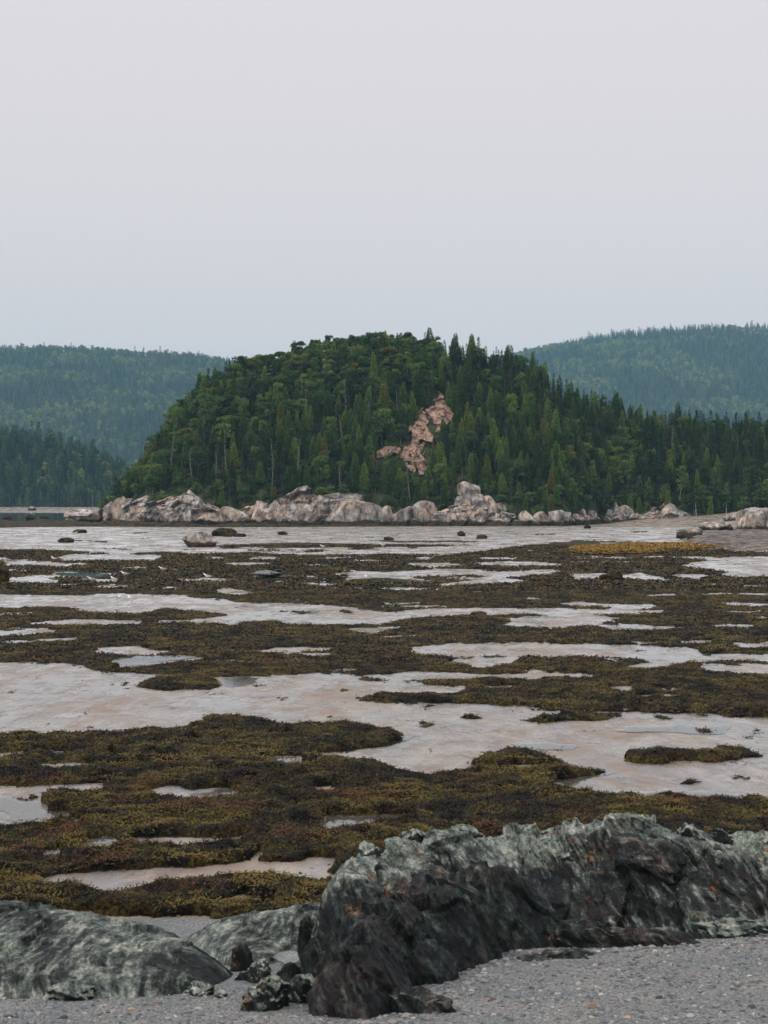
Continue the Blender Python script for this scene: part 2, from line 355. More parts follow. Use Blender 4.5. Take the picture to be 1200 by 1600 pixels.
TOP = [(0, 861), (60, 859), (130, 862), (180, 865), (255, 863), (300, 866), (400, 864), (440, 867), (500, 868), (560, 868), (600, 866), (690, 868), (790, 857), (840, 850), (900, 844), (1000, 846), (1070, 850), (1130, 862), (1200, 866)]
BOT = [(1200, 1330), (1000, 1330), (560, 1400), (480, 1438), (400, 1444), (325, 1440), (310, 1433), (235, 1436), (230, 1430), (180, 1426), (130, 1424), (60, 1428), (0, 1423)]
OPEN = [
 [(65,945),(30,948),(0,946),(0,931),(60,930),(120,931),(200,928),(320,934),(380,942),(450,943),(520,946),(560,952),(600,957),(665,953),(740,950),(870,950),(995,955),(993,959),(880,960),(800,958),(735,960),(650,966),(600,974),(560,975),(510,976),(450,975),(430,969),(370,972),(240,972),(300,968),(370,962),(320,955),(260,950),(225,957),(150,956)],
 [(40,973),(100,969),(225,971),(220,974),(80,976)], [(790,968),(830,963),(900,961),(970,966),(945,972),(870,981),(800,979)],
 [(950,981),(985,978),(1080,980),(1050,983),(960,984)], [(1110,977),(1180,976),(1170,979),(1115,980)],
 [(170,1033),(200,1026),(280,1024),(318,1028),(270,1035),(190,1041)], [(145,1012),(215,1010),(245,1020),(200,1021),(150,1017)],
 [(0,989),(85,985),(92,988),(20,992)], [(405,1016),(450,1011),(535,1011),(530,1015),(450,1019)], [(545,982),(580,979),(630,978),(600,986),(570,991)], [(590,995),(655,993),(650,996),(600,997)],
 [(0,1039),(120,1039),(130,1050),(210,1053),(280,1057),(350,1059),(415,1055),(500,1052),(565,1055),(570,1064),(640,1068),(730,1074),(712,1080),(650,1081),(600,1082),(567,1086),(565,1093),(610,1098),(690,1098),(760,1102),(810,1104),(850,1110),(900,1112),(1000,1116),(1100,1121),(1200,1125),
  (1200,1252),(1150,1247),(1100,1247),(1050,1240),(980,1241),(930,1238),(905,1232),(860,1230),(870,1224),(900,1217),(930,1209),(975,1203),(950,1198),(925,1196),(895,1199),(880,1196),(850,1199),(800,1197),(785,1198),(720,1198),(700,1203),(675,1206),(640,1199),(600,1190),(545,1184),(500,1181),(555,1172),(600,1167),(632,1155),(645,1140),(620,1134),(600,1132),(565,1130),(550,1125),(465,1128),(425,1124),(370,1117),(320,1115),(300,1124),(285,1134),(215,1138),(150,1140),(100,1144),(75,1151),(55,1146),(0,1152)],
 [(645,1014),(700,1006),(790,1002),(860,1006),(940,1009),(1000,1010),(1085,1014),(1080,1022),(1060,1026),(1130,1024),(1200,1022),(1200,1029),(1130,1032),(1085,1033),(1060,1036),(1020,1041),(960,1040),(1020,1034),(1015,1028),(960,1025),(900,1026),(850,1028),(820,1025),(760,1023),(700,1025),(660,1022)],
 [(700,1033),(760,1029),(810,1030),(790,1038),(740,1040)], [(1085,1041),(1130,1039),(1200,1038),(1200,1055),(1150,1053),(1100,1047)], [(1060,1002),(1110,1001),(1115,1005),(1070,1006)], [(1135,1004),(1200,1002),(1200,1010),(1150,1009)],
 [(570,1057),(640,1051),(720,1052),(780,1053),(850,1048),(862,1054),(830,1057),(850,1060),(820,1062),(760,1058),(690,1060),(620,1062)], [(958,1074),(990,1072),(990,1078),(975,1080)], [(1000,1086),(1055,1085),(1058,1088),(1010,1088)],
 [(428,1190),(445,1184),(480,1185),(470,1192),(450,1196)], [(45,1197),(60,1191),(135,1191),(130,1195),(55,1200)], [(0,1177),(50,1175),(40,1180),(0,1181)], [(0,1233),(60,1228),(165,1224),(168,1227),(100,1232),(20,1238)],
 [(0,1243),(20,1243),(28,1250),(60,1247),(68,1255),(60,1265),(105,1268),(100,1274),(60,1278),(20,1282),(0,1280)], [(112,1276),(140,1278),(135,1284),(118,1282)],
 [(245,1235),(270,1229),(300,1233),(350,1230),(382,1235),(350,1240),(325,1247),(300,1242),(260,1240)], [(497,1287),(510,1276),(560,1273),(600,1271),(645,1272),(640,1278),(600,1282),(550,1291),(500,1295)],
 [(117,1328),(130,1317),(160,1307),(183,1317),(160,1324)], [(195,1318),(240,1311),(290,1310),(375,1309),(360,1316),(300,1318),(230,1322)], [(60,1334),(95,1331),(90,1336)],
 [(65,1368),(100,1364),(180,1362),(280,1358),(380,1350),(480,1351),(495,1342),(528,1345),(530,1365),(500,1375),(465,1376),(440,1372),(400,1366),(350,1368),(290,1376),(240,1378),(180,1385),(130,1378),(75,1375)],
 [(315,1411),(380,1399),(382,1403),(330,1414)], [(395,1414),(418,1413),(405,1420)], [(482,1235),(500,1230),(518,1232),(495,1240)], [(395,1338),(412,1335),(405,1341)],
 [(80,872),(120,866),(190,865),(255,868),(240,875),(150,876),(100,876)], [(8,879),(30,876),(140,880),(130,883),(10,884)], [(78,896),(100,894),(170,897),(150,904),(100,901)], [(10,903),(45,902),(95,907),(90,911),(12,911)], [(140,907),(180,904),(175,910)],
 [(275,906),(320,903),(368,906),(300,910)], [(330,924),(360,917),(400,926),(370,930)], [(505,897),(560,893),(600,894),(650,892),(700,889),(780,893),(865,890),(870,896),(800,901),(780,905),(815,906),(810,909),(760,913),(685,916),(685,913),(740,907),(770,900),(700,899),(640,902),(670,908),(672,910),(540,908),(535,904),(560,901)],
 [(468,912),(520,911),(540,912),(500,915)], [(632,880),(700,879),(727,882),(680,887),(640,884)], [(737,880),(800,877),(880,881),(850,884),(760,883)], [(600,858),(650,860),(700,866),(660,867),(600,863)],
 [(1058,885),(1075,881),(1105,874),(1145,870),(1200,868),(1200,898),(1150,902),(1115,898),(1140,893),(1090,888)], [(885,897),(945,896),(1045,902),(1040,907),(960,904),(900,906)], [(1050,898),(1110,899),(1090,905),(1060,904)], [(1087,927),(1180,926),(1100,930)], [(865,942),(910,940),(945,944),(1030,946),(1000,949),(900,946)], [(1125,943),(1185,943),(1150,947)], [(1138,955),(1195,954),(1150,959)],
 [(800,879),(860,880),(850,884),(800,882)], [(800,892),(838,891),(825,897),(800,896)],
]
ISLE = [  # isolated clumps: outline, label
 ([(215,1067),(245,1060),(280,1057),(320,1061),(345,1075),(320,1080),(260,1080)], 'oval olive seaweed clump alone on the open sand beside a small pool, left'),
 ([(800,1125),(850,1121),(880,1117),(960,1118),(978,1121),(920,1124),(860,1128)], 'long thin seaweed strip lying on the wide sand at right'),
 ([(713,1124),(726,1119),(748,1122),(735,1126)], 'small dark seaweed tuft on the sand left of the thin strip'),
 ([(1080,1140),(1095,1138),(1122,1140),(1100,1143)], 'short dark seaweed sliver lying in a bright pool at far right'),
 ([(716,1195),(740,1190),(768,1183),(790,1179),(830,1177),(855,1179),(862,1187),(885,1187),(870,1195),(800,1199)], 'ragged seaweed mound on the sand edge, left of the long low mound'),
 ([(972,1188),(982,1178),(1010,1172),(1040,1178),(1066,1173),(1090,1179),(1120,1173),(1165,1174),(1194,1185),(1150,1187),(1110,1193),(1070,1188),(1030,1196),(995,1191)], 'long low seaweed mound on the sand above the grey outcrop'),
 ([(648,1134),(665,1131),(684,1134),(665,1137)], 'tiny seaweed tuft off the tip of the broad bed'),
 ([(128,1138),(140,1134),(154,1137),(145,1140)], 'tiny seaweed tuft on the sand along the left bed edge'),
 ([(1053,1226),(1070,1222),(1097,1224),(1075,1228)], 'small flat seaweed clump on the sand nearest the grey outcrop'),
 ([(1030,1124),(1040,1122),(1056,1124),(1045,1126)], 'tiny seaweed tuft right of the thin strip on wide sand'),
 ([(526,1078),(540,1075),(548,1078),(538,1081)], 'tiny seaweed tuft between the oval clump and the broad right bed'),
 ([(335,853),(380,850),(450,848),(520,849),(600,850),(720,851),(700,854),(600,855),(450,856),(350,857)], 'thin seaweed line across the far flat below the pale slab'),
 ([(560,844),(640,845),(760,846),(740,848),(620,848)], 'faint far seaweed line just below the shore boulders'),
 ([(430,957),(460,956),(500,958),(470,960)], 'small seaweed clump on the long sand strip, middle distance'),
 ([(320,938),(340,935),(355,938),(340,940)], 'small seaweed clump left on the long middle distance sand strip'),
 ([(530,956),(538,953),(548,957),(538,959)], 'dark seaweed tuft right on the long middle distance sand strip'),
]
full = raster(TOP + BOT, True)
op = np.zeros_like(full)
for p in OPEN: op |= raster(p, True)
_row = RY0 + (np.arange(RH) + .5) * .5; _Y = F * CH / (_row - HY)
_dc = (2 * .11 * np.clip(42 / _Y, .38, 1.0) * F / _Y).astype(int)       # a mat hides the ground behind it: its near edge lies further down the beach
o2 = op.copy()
for k in range(1, int(_dc.max()) + 1):
    sh_ = np.zeros_like(op); sh_[k:] = op[:-k]; sh_[_dc < k] = False; o2 |= sh_
full &= ~o2
_rs = np.random.default_rng(91)
for _ in range(46):                              # thin weed streaks on the far flat
    x = _rs.uniform(-150, 1060); y = _rs.uniform(829, 861); hw = _rs.uniform(6, 42); hh = _rs.uniform(.5, 1.3) * (y - 800) / 40
    full |= raster([(x - hw, y), (x - hw * .4, y - hh), (x + hw * .5, y - hh * .8), (x + hw, y + .2), (x, y + hh)])
for _ in range(190):                              # and thin bare streaks through the beds
    y = 870 + 330 * _rs.uniform(0, 1) ** 1.5; x = _rs.uniform(-150, 1350); sc_ = (y - 780) / 100; hw = _rs.uniform(10, 55); hh = _rs.uniform(.7, 1.6) * (.6 + sc_ * .5)
    full &= ~raster([(x - hw, y), (x - hw * .3, y - hh), (x + hw * .5, y - hh * .7), (x + hw, y + .3), (x + hw * .1, y + hh)])
gold_poly = [(884,862),(900,858),(960,854),(1030,852),(1090,852),(1150,855),(1100,860),(1030,864),(960,867),(910,866)]

def warp_sample(a, X, Y):
    k = np.minimum(1.0, Y / 40)
    wx = .16 * n2(X, Y, 1.5, 1) + .30 * n2(X, Y, .35, 2) * k + .06 * n2(X, Y, 5, 3)
    wy = .32 * n2(X, Y, 1.5, 4) + .70 * n2(X, Y, .35, 5) * k + .12 * n2(X, Y, 5, 6)
    wy = wy * np.clip(Y / 45, .55, 1.15)
    px, py = proj(X + wx, Y + wy, np.zeros_like(X))
    return sample(a, px, py) if not isinstance(a, tuple) else [sample(b, px, py) for b in a]
WD = (.005, .0045, .004); WO = (.040, .033, .010); WM = (.128, .093, .020); WR = (.105, .043, .016); WG = (.22, .125, .016)
def weed_tint(X, Y, n, gold):
    r = np.random.default_rng(n)
    if gold:
        return np.array(WG) * r.uniform(.5, 1.25, (len(X), 1)) * np.array([1, 1, 1])
    t = .40 + .85 * n2(X, Y, .55, 8) + .85 * n2(X, Y, 1.9, 9) + r.normal(0, .2, len(X))
    t = np.clip(t, 0, 1)[:, None]
    c = np.where(t < .5, np.array(WD) + (np.array(WO) - WD) * t * 2, np.array(WO) + (np.array(WM) - WO) * (t - .5) * 2)
    rr = (n2(X, Y, .8, 11) + r.normal(0, .25, len(X)) > .55)[:, None]
    return np.where(rr, np.array(WR) * r.uniform(.6, 1.2, (len(X), 1)), c)
def rag(X, Y):
    """ragged edges, small bare flecks in the beds and loose tufts on the sand"""
    k = np.clip(Y / 30, 1, 4.5); n_ = np.size(X)
    yq = np.where(Y < 30, Y - 30, np.where(Y < 135, 30 * np.log(np.maximum(Y, 1) / 30), 30 * np.log(4.5) + (Y - 135) / 4.5))   # feature size grows with distance
    q = np.stack([np.ravel(X / k) * 1.3, np.ravel(yq) * 1.0, np.full(n_, 2.7)], 1)
    f = .46 * fbm(q, 3) + .30 * noise(q * 6) + .16 * noise(q * 15)
    fl = noise(np.stack([np.ravel(X / k) * .5, np.ravel(yq) * 1.1, np.full(n_, 8.2)], 1)) + .35 * noise(q * 2.3 + 5)
    f = f - 2.6 * np.maximum(fl - .46, 0) + 3.0 * np.maximum(-fl - .76, 0)
    return f.reshape(np.shape(X))
def weed_height(X, Y, a, am, aw):
    Fm, W, E = warp_sample((a, aw, am), X, Y); c_ = .25 * np.clip((110 - Y) / 60, 0, 1); Fm = Fm * (1 - c_) + E * c_ - .5 - .05 * (Y < 48) + rag(X, Y)
    lump = .5 + .6 * n2(X, Y, .8, 12) + .6 * n2(X, Y, 2.2, 13)
    near = np.clip(42 / Y, .38, 1.0)
    h = (.02 + .035 * W + .15 * W * np.clip(lump, 0, 1.6)) * near + .022 * near * n2(X, Y, 6, 14)
    edge = np.where(Y < 60, np.clip((E - .38) * 2.4, .06, 1), np.clip(Fm * 4, .1, 1))
    return Fm, np.maximum(h, .008) * edge
def build_weed(name, mask, box, parent, res, dens, seed, gold=False, frond_name='frond_mass', wide=(14, 5)):
    a = blur(mask, 4, 2); aw = blur(mask, *wide); am = blur(mask, 8, 6)
    x0, x1, y0, y1 = box
    cx = np.arange(x0, x1 + res[0], res[0]); cy = np.arange(y1, y0 - res[1], -res[1]); cy = cy[cy > 827]
    PY, PX = np.meshgrid(cy, cx, indexing='ij'); Y = F * CH / (PY - HY); X = (PX - CX) / F * Y
    Fm, h = weed_height(X, Y, a, am, aw)
    Z = np.where(Fm > 0, h + .022, -.04); fc = grid_faces(*X.shape); keep = (Fm.ravel()[fc] > 0).any(1)
    if not keep.any(): return
    v, f = prune(np.stack([X, Y, Z], -1).reshape(-1, 3), fc[keep])
    f = f[:, ::-1] if False else f
    mat = obj('mat', mesh(name + '_mat', v, f, M['gold' if gold else 'weed']), parent) if parent else obj(name, mesh(name, v, f, M['weed']))
    r = np.random.default_rng(seed); V = []; T = []
    for (ya, yb, d, L, wd) in dens:
        bx0 = (x0 - CX) / F; bx1 = (x1 - CX) / F
        Ya = max(ya, F * CH / (y1 - HY)); Yb = min(yb, F * CH / (max(y0, 827) - HY))
        if Yb <= Ya: continue
        n = int(d * (bx1 - bx0) * (Yb ** 2 - Ya ** 2) / 2)
        Yp = np.sqrt(r.uniform(Ya ** 2, Yb ** 2, n)); Xp = r.uniform(bx0, bx1, n) * Yp
        Fm, h = weed_height(Xp, Yp, a, am, aw); k = (Fm > .04) | ((Fm > -.10) & (r.random(n) < .35)); lo_ = np.where(Fm > 0, 1.0, .12)[k]; h = np.where(Fm > 0, h, .004); Xp, Yp, h = Xp[k], Yp[k], h[k]; n = len(Xp)
        if n == 0: continue
        an = 5 * n2(Xp, Yp, .9, 21) + r.normal(0, 1.3, n); l = L * r.uniform(.5, 1.3, n); ww = wd * r.uniform(.6, 1.4, n)
        dr = np.stack([np.cos(an), np.sin(an), np.zeros(n)], 1); sd = np.stack([-np.sin(an), np.cos(an), r.uniform(-.5, .5, n)], 1)
        up = np.stack([np.zeros(n), np.zeros(n), r.uniform(.15, .6, n) * lo_], 1)
        b = np.stack([Xp, Yp, h + .010], 1)
        mid = b + (dr * .5 + up * .75) * l[:, None]; tip = b + (dr + up * .35) * l[:, None]
        q = np.stack([b, mid - sd * ww[:, None], tip, mid + sd * ww[:, None]], 1)
        V.append(q.reshape(-1, 3)); T.append(np.repeat(weed_tint(Xp, Yp, seed, gold), 4, 0))
    if V:
        V = np.concatenate(V); T = np.concatenate(T); f = np.arange(len(V)).reshape(-1, 4)
        o = obj(frond_name, mesh(name + '_fronds', V, f, M['frond'], False, T), parent if parent else mat)
        o['kind'] = 'stuff'
    return mat
DENS = [(20, 34, 560, .12, .011), (34, 55, 250, .13, .015), (55, 100, 70, .16, .028), (100, 200, 12, .30, .07)]
bed = build_weed('seaweed', full, (-190, 1390, 829, 1446), None, (2.2, 1.1), DENS, 5)
tag(bed, 'olive brown seaweed carpeting the tidal flat in ragged bands', 'seaweed', kind='stuff')
def box_of(p, mx_=8, my_=4):
    q = np.array(p); return q[:, 0].min() - mx_, q[:, 0].max() + mx_, q[:, 1].min() - my_, q[:, 1].max() + my_
for i, (p, lb) in enumerate(ISLE):
    c = np.mean(p, 0); e = obj('seaweed_clump', None, loc=(0, 0, 0))
    tag(e, lb, 'seaweed', 'isolated seaweed clumps on the sand')
    build_weed('seaweed_clump', raster(p), box_of(p), e, (1.5, .6), DENS, 40 + i, wide=(8, 3))
e = obj('golden_seaweed_bed', None); tag(e, 'golden yellow seaweed band beside the right hand rubble spit', 'seaweed')
gm = raster(gold_poly)
def gold():
    a = build_weed('golden_seaweed', gm, box_of(gold_poly), e, (1.5, .6), [(100, 260, 22, .5, .10)], 77, gold=True, wide=(6, 3))
    for c in e.children: c.location.z = .22
gold()

# water left standing in the hollows
POOLS = [
 [(172,1033),(200,1027),(280,1025),(316,1028),(270,1034),(190,1040)], [(340,1062),(380,1059),(405,1061),(395,1072),(360,1079),(342,1072)],
 [(150,1142),(215,1139),(285,1136),(300,1128),(312,1128),(290,1137),(215,1142)], [(800,1164),(830,1158),(900,1160),(918,1164),(900,1170),(840,1169)], [(960,1141),(1000,1136),(1070,1133),(1140,1138),(1130,1146),(1050,1145),(990,1147)],
 [(600,1163),(635,1152),(648,1141),(660,1148),(640,1160),(610,1168),(560,1172),(530,1176),(510,1180),(560,1170)], [(905,1231),(880,1221),(930,1208),(970,1206),(940,1214),(915,1224),(950,1236),(1050,1237),(1140,1243),(1190,1248),(1140,1249),(1040,1242),(960,1241)],
 [(430,1190),(446,1185),(478,1186),(469,1192),(450,1195)], [(0,1244),(20,1244),(28,1251),(58,1249),(66,1256),(58,1266),(104,1269),(98,1273),(60,1277),(20,1281),(0,1279)], [(112,1277),(138,1279),(134,1283),(118,1282)],
 [(300,1244),(325,1246),(350,1240),(378,1235),(350,1233),(330,1237),(305,1240)], [(499,1287),(511,1277),(560,1274),(600,1272),(643,1273),(640,1277),(600,1281),(550,1290),(502,1294)], [(119,1328),(131,1318),(160,1308),(181,1317),(160,1323)],
 [(78,896),(100,894),(170,897),(165,906),(120,903),(100,901)], 
 [(540,905),(600,903),(670,907),(672,911),(600,912),(545,909)], 
 [(900,1120),(925,1118),(935,1122),(905,1126)],
]
for i, p in enumerate(POOLS):
    a = blur(raster(p), 1, 1); x0, x1, y0, y1 = box_of(p, 10, 4)
    cx = np.arange(x0, x1 + 1, 1.2); cy = np.arange(y1, y0, -.5)
    PY, PX = np.meshgrid(cy, cx, indexing='ij'); Y = F * CH / (PY - HY); X = (PX - CX) / F * Y
    Fm = warp_sample(a, X, Y) - .5 ; fc = grid_faces(*X.shape); k = (Fm.ravel()[fc] > 0).all(1)
    if not k.any(): continue
    v, f = prune(np.stack([X, Y, np.full_like(X, .022)], -1).reshape(-1, 3), fc[k])
    tag(obj('tide_pool', mesh('tide_pool', v, f, M['water'])), kind='structure')

# thin film of water over the lower sand
fs = np.arange(-260, 1461, 20.0); fy = np.concatenate([np.arange(1420, 1000, -10.0), np.arange(1000, 823, -2.0)]); PY, PX = np.meshgrid(fy, fs, indexing='ij'); Y = F * CH / (PY - HY)
tag(obj('water_film', mesh('water_film', np.stack([(PX - CX) / F * Y, Y, np.full_like(Y, .0165)], -1).reshape(-1, 3), grid_faces(*PX.shape), M['film'])), kind='structure')

# ------------------------------------------------------------------ rocks
_ico = {}
def ico(sub):
    if sub not in _ico:
        b = bmesh.new(); bmesh.ops.create_icosphere(b, subdivisions=sub, radius=1)
        b.verts.ensure_lookup_table()
        _ico[sub] = (np.array([v.co[:] for v in b.verts]), np.array([[v.index for v in f.verts] for f in b.faces])); b.free()
    return _ico[sub]
def boulder_mesh(name, dims, seed, mat, sub=4, cuts=9, rough=.10, strata=0.0, cut=(.55, .9), lean=(0, 0)):
    v, f = ico(sub); v = v.copy(); r = np.random.default_rng(seed)
    for k in range(cuts):
        n = r.normal(size=3); n[2] *= .8; n /= np.linalg.norm(n); d = r.uniform(*cut)
        v -= np.maximum(0, v @ n - d)[:, None] * n * .96
    d0 = fbm(v * 1.6 + seed * 3.1, 3) * rough * 1.3 + fbm(v * 5 + seed, 3) * rough * .35
    if strata:
        s = v @ SN; d0 = d0 + strata * ridged(np.stack([s * 5 + noise(v * 2 + seed) * .5, v[:, 0] * .9, v[:, 1] * .9 + seed], 1), 3)
    v = v * (1 + d0)[:, None]
    v /= np.abs(v).max(0)
    v = v * (np.array(dims) / 2)
    v[:, 0] += lean[0] * v[:, 2]; v[:, 1] += lean[1] * v[:, 2]
    return crisp(mesh(name, v, f, mat, True), 30)
def boulder_px(name, x0, x1, y0, y1, seed, mat, label, cat='boulder', group=None, Y=None, depth=.8, parent=None, sub=4, z0=0.0, bury=.18, **kw):
    """a rock standing on the level z0 whose picture outline spans x0..x1, y0..y1"""
    if Y is None: Y = F * (CH - z0) / (y1 - HY)
    wx = (x1 - x0) / F * Y; zt = CH - (y0 - HY) * Y / F; zb = CH - (y1 - HY) * Y / F
    h = (zt - zb) * (1 + bury); dy = wx * depth
    me = boulder_mesh(name, (wx, dy, h), seed, mat, sub, **kw)
    o = obj(name, me, parent, ((x0 + x1) / 2 / F * Y - CX / F * Y, Y + dy * .35, zt - h / 2))
    if not parent: tag(o, label, cat, group)
    return o

def tps(pts, vals, X, Y, lam=.002):
    p = np.array(pts, float); n = len(p)
    def U(r2): return .5 * r2 * np.log(r2 + 1e-9)
    K = U(((p[:, None] - p[None]) ** 2).sum(-1)) + lam * np.eye(n); Q = np.c_[np.ones(n), p]
    A = np.block([[K, Q], [Q.T, np.zeros((3, 3))]]); s = np.linalg.solve(A, np.r_[np.array(vals, float), 0, 0, 0])
    out = s[n] + s[n + 1] * X + s[n + 2] * Y
    for i in range(n): out = out + s[i] * U((X - p[i, 0]) ** 2 + (Y - p[i, 1]) ** 2)
    return out
def outcrop_mesh(name, ctrl, rim, box, step, mat, seed, amp=1.0, weather=None, drop=0.0):
    """ctrl: (px, py, Y) points on the rock; rim: (px, py, Y or None) round its foot"""
    P, Z = [], []
    for px, py, Y in ctrl:
        q = atY(px, py, Y); P.append(q[:2]); Z.append(q[2])
    for X, Y, dz in rim: P.append((X, Y)); Z.append(max(float(gravel_z([X], [Y])[0]), -.1) + dz)
    gx = np.arange(box[0], box[1], step); gy = np.arange(box[2], box[3], step); Yg, Xg = np.meshgrid(gy, gx, indexing='ij')
    H = tps(P, Z, Xg, Yg) - drop; H = np.minimum(H, 2.3)
    gz = np.maximum(gravel_z(Xg, Yg), -.05)
    dY, dX = np.gradient(H, step); N = np.stack([-dX, -dY, np.ones_like(H)], -1).reshape(-1, 3); N /= np.linalg.norm(N, axis=1)[:, None]
    v = np.stack([Xg, Yg, H], -1).reshape(-1, 3)
    wv = np.stack([noise(v * .8 + seed), noise(v * .8 + seed + 40), noise(v * .8 + seed + 80)], 1) * .16
    q = v + wv; s = q @ SN
    tg = np.cross(SN, [0, 0, 1.]); tg /= np.linalg.norm(tg); bt = np.cross(SN, tg)
    B = np.stack([s, q @ tg, q @ bt], 1)
    d = .06 * fbm(v * 1.4 + seed, 3)
    d = d + .15 * blocks(B * np.array([2.4, 1.1, 1.2]), seed) + .042 * blocks(B * np.array([6.5, 3.0, 3.2]), seed + 3, False) + .016 * blocks(B * np.array([16., 9, 10]), seed + 5, False)
    u2 = s * 15 + 1.2 * noise(q * 1.7 + seed + 6)
    d = d + .010 * ((u2 - np.floor(u2)) ** 1.4 - .4) * np.clip(.6 + 1.3 * noise(v * 1.4 + seed + 70), 0, 1.4)
    d = d + .010 * fbm(v * 11 + seed, 2)
    W = weather(v, N, gz.ravel()) if weather else np.full(len(v), .6)
    v = v + N * (d * amp)[:, None]
    under = (v[:, 2] - gz.ravel()); fc = grid_faces(len(gy), len(gx)); k = (under[fc] > -.12).any(1)
    v, f, W = prune(v, fc[k], W); return crisp(mesh(name, v, f, mat, True, np.repeat(W[:, None], 3, 1)), 30)

# the big foreground outcrop
ctrl = [(560,1596,14.05),(650,1546,15.75),(720,1516,17.0),(790,1492,18.3),
 (520,1450,15.5),(555,1428,14.75),(600,1420,15.4),(650,1413,16.25),(733,1388,17.5),(800,1366,18.7),
 (500,1500,15.6),(490,1550,15.0),(600,1400,16.6),(680,1380,17.6),
 (500,1395,16.9),(515,1368,17.5),(540,1342,18.1),(570,1322,18.6),(600,1307,19.1),(650,1298,19.7),(700,1294,20.1),(750,1290,20.5),(800,1284,20.9),(850,1285,21.1),(930,1279,21.3),(1010,1278,21.4),(1100,1296,21.5),(1200,1309,21.6),(1320,1320,21.7),
 (560,1370,17.6),(620,1345,18.5),(700,1340,19.1),(760,1335,19.6),(800,1325,20.1),(900,1335,20.1),(1000,1314,20.2),(1100,1345,20.2),(1200,1350,20.5),(1320,1360,20.6),
 (850,1385,19.2),(900,1395,19.3),(1000,1370,19.6),(1100,1400,19.5),(1200,1415,19.7),(1320,1420,19.8),(860,1450,18.9),(900,1445,18.9),(1000,1435,18.9),(1100,1440,18.9),(1200,1450,19.0),(1320,1460,19.0)]
rim = [(-.62,14.1,-.1),(-.35,13.75,-.25),(-.05,13.8,-.3),(.35,14.9,-.3),(.75,16.1,-.3),(1.2,17.3,-.3),(1.6,18.35,-.3),(2.2,18.1,-.15),(3.0,18.1,-.12),(3.9,18.4,-.12),(4.8,18.9,-.25),(5.8,19.0,-.25),(7,19.0,-.3),
 (-.95,15.4,-.25),(-1.0,16.4,-.3),(-.95,17.4,-.3),(-.8,18.3,-.4),(-.4,19.3,-.4),(.2,20.4,-.4),(1.0,21.5,-.4),(2,22.2,-.4),(3.2,22.7,-.4),(4.4,22.8,-.4),(5.6,22.9,-.4),(7,23,-.4)]
big = obj('rock_outcrop', None, loc=(0, 0, 0))
tag(big, 'large dark green grey layered outcrop with orange lichen, right foreground', 'rock')
CREST = np.array([atY(x, y, Y)[:2] for x, y, Y in ctrl if (x, y, Y) in [(515,1368,17.5),(540,1342,18.1),(570,1322,18.6),(600,1307,19.1),(650,1298,19.7),(700,1294,20.1),(750,1290,20.5),(800,1284,20.9),(850,1285,21.1),(930,1279,21.3),(1010,1278,21.4),(1100,1296,21.5),(1200,1309,21.6),(1320,1320,21.7)]])
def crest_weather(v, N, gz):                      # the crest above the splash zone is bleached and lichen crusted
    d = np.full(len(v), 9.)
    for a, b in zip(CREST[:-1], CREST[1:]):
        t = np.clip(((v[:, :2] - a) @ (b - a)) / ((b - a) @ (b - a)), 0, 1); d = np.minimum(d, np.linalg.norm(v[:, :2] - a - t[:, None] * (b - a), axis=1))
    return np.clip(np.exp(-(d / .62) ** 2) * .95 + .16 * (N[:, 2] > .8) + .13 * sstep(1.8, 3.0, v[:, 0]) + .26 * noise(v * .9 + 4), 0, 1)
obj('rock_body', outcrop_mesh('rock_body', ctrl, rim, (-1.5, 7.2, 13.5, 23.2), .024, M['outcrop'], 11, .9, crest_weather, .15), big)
for i, (x0, x1, y0, y1, Y, z) in enumerate([(800,850,1280,1320,20.7,'p'),(845,885,1282,1316,20.8,'p'),(868,935,1277,1335,20.9,'p'),(930,985,1280,1318,21.1,'d'),(975,1055,1276,1322,21.1,'d'),(1050,1130,1286,1338,21.0,'p'),(1105,1160,1292,1325,21.3,'d'),(1140,1235,1298,1340,21.2,'p'),(690,760,1290,1325,20.2,'p'),(610,680,1296,1335,19.6,'p'),(545,600,1316,1365,18.6,'p'),(930,1080,1312,1372,19.9,'k'),(870,945,1305,1340,20.3,'d')]):
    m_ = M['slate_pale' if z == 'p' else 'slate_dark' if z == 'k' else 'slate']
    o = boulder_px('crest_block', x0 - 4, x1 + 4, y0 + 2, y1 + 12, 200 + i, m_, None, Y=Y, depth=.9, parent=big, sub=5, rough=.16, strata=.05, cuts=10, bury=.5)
for i, (x0, x1, y0, y1, Y) in enumerate([(800,980,1480,1528,17.35),(940,1110,1455,1490,18.2),(1080,1260,1436,1472,18.8),(860,1010,1440,1480,18.4)]):
    boulder_px('foot_slab', x0, x1, y0, y1, 230 + i, M['slate_dark' if i != 2 else 'slate'], None, Y=Y, depth=.45, parent=big, sub=5, rough=.14, strata=.10, cuts=7, bury=1.2, lean=(-.4, 0))

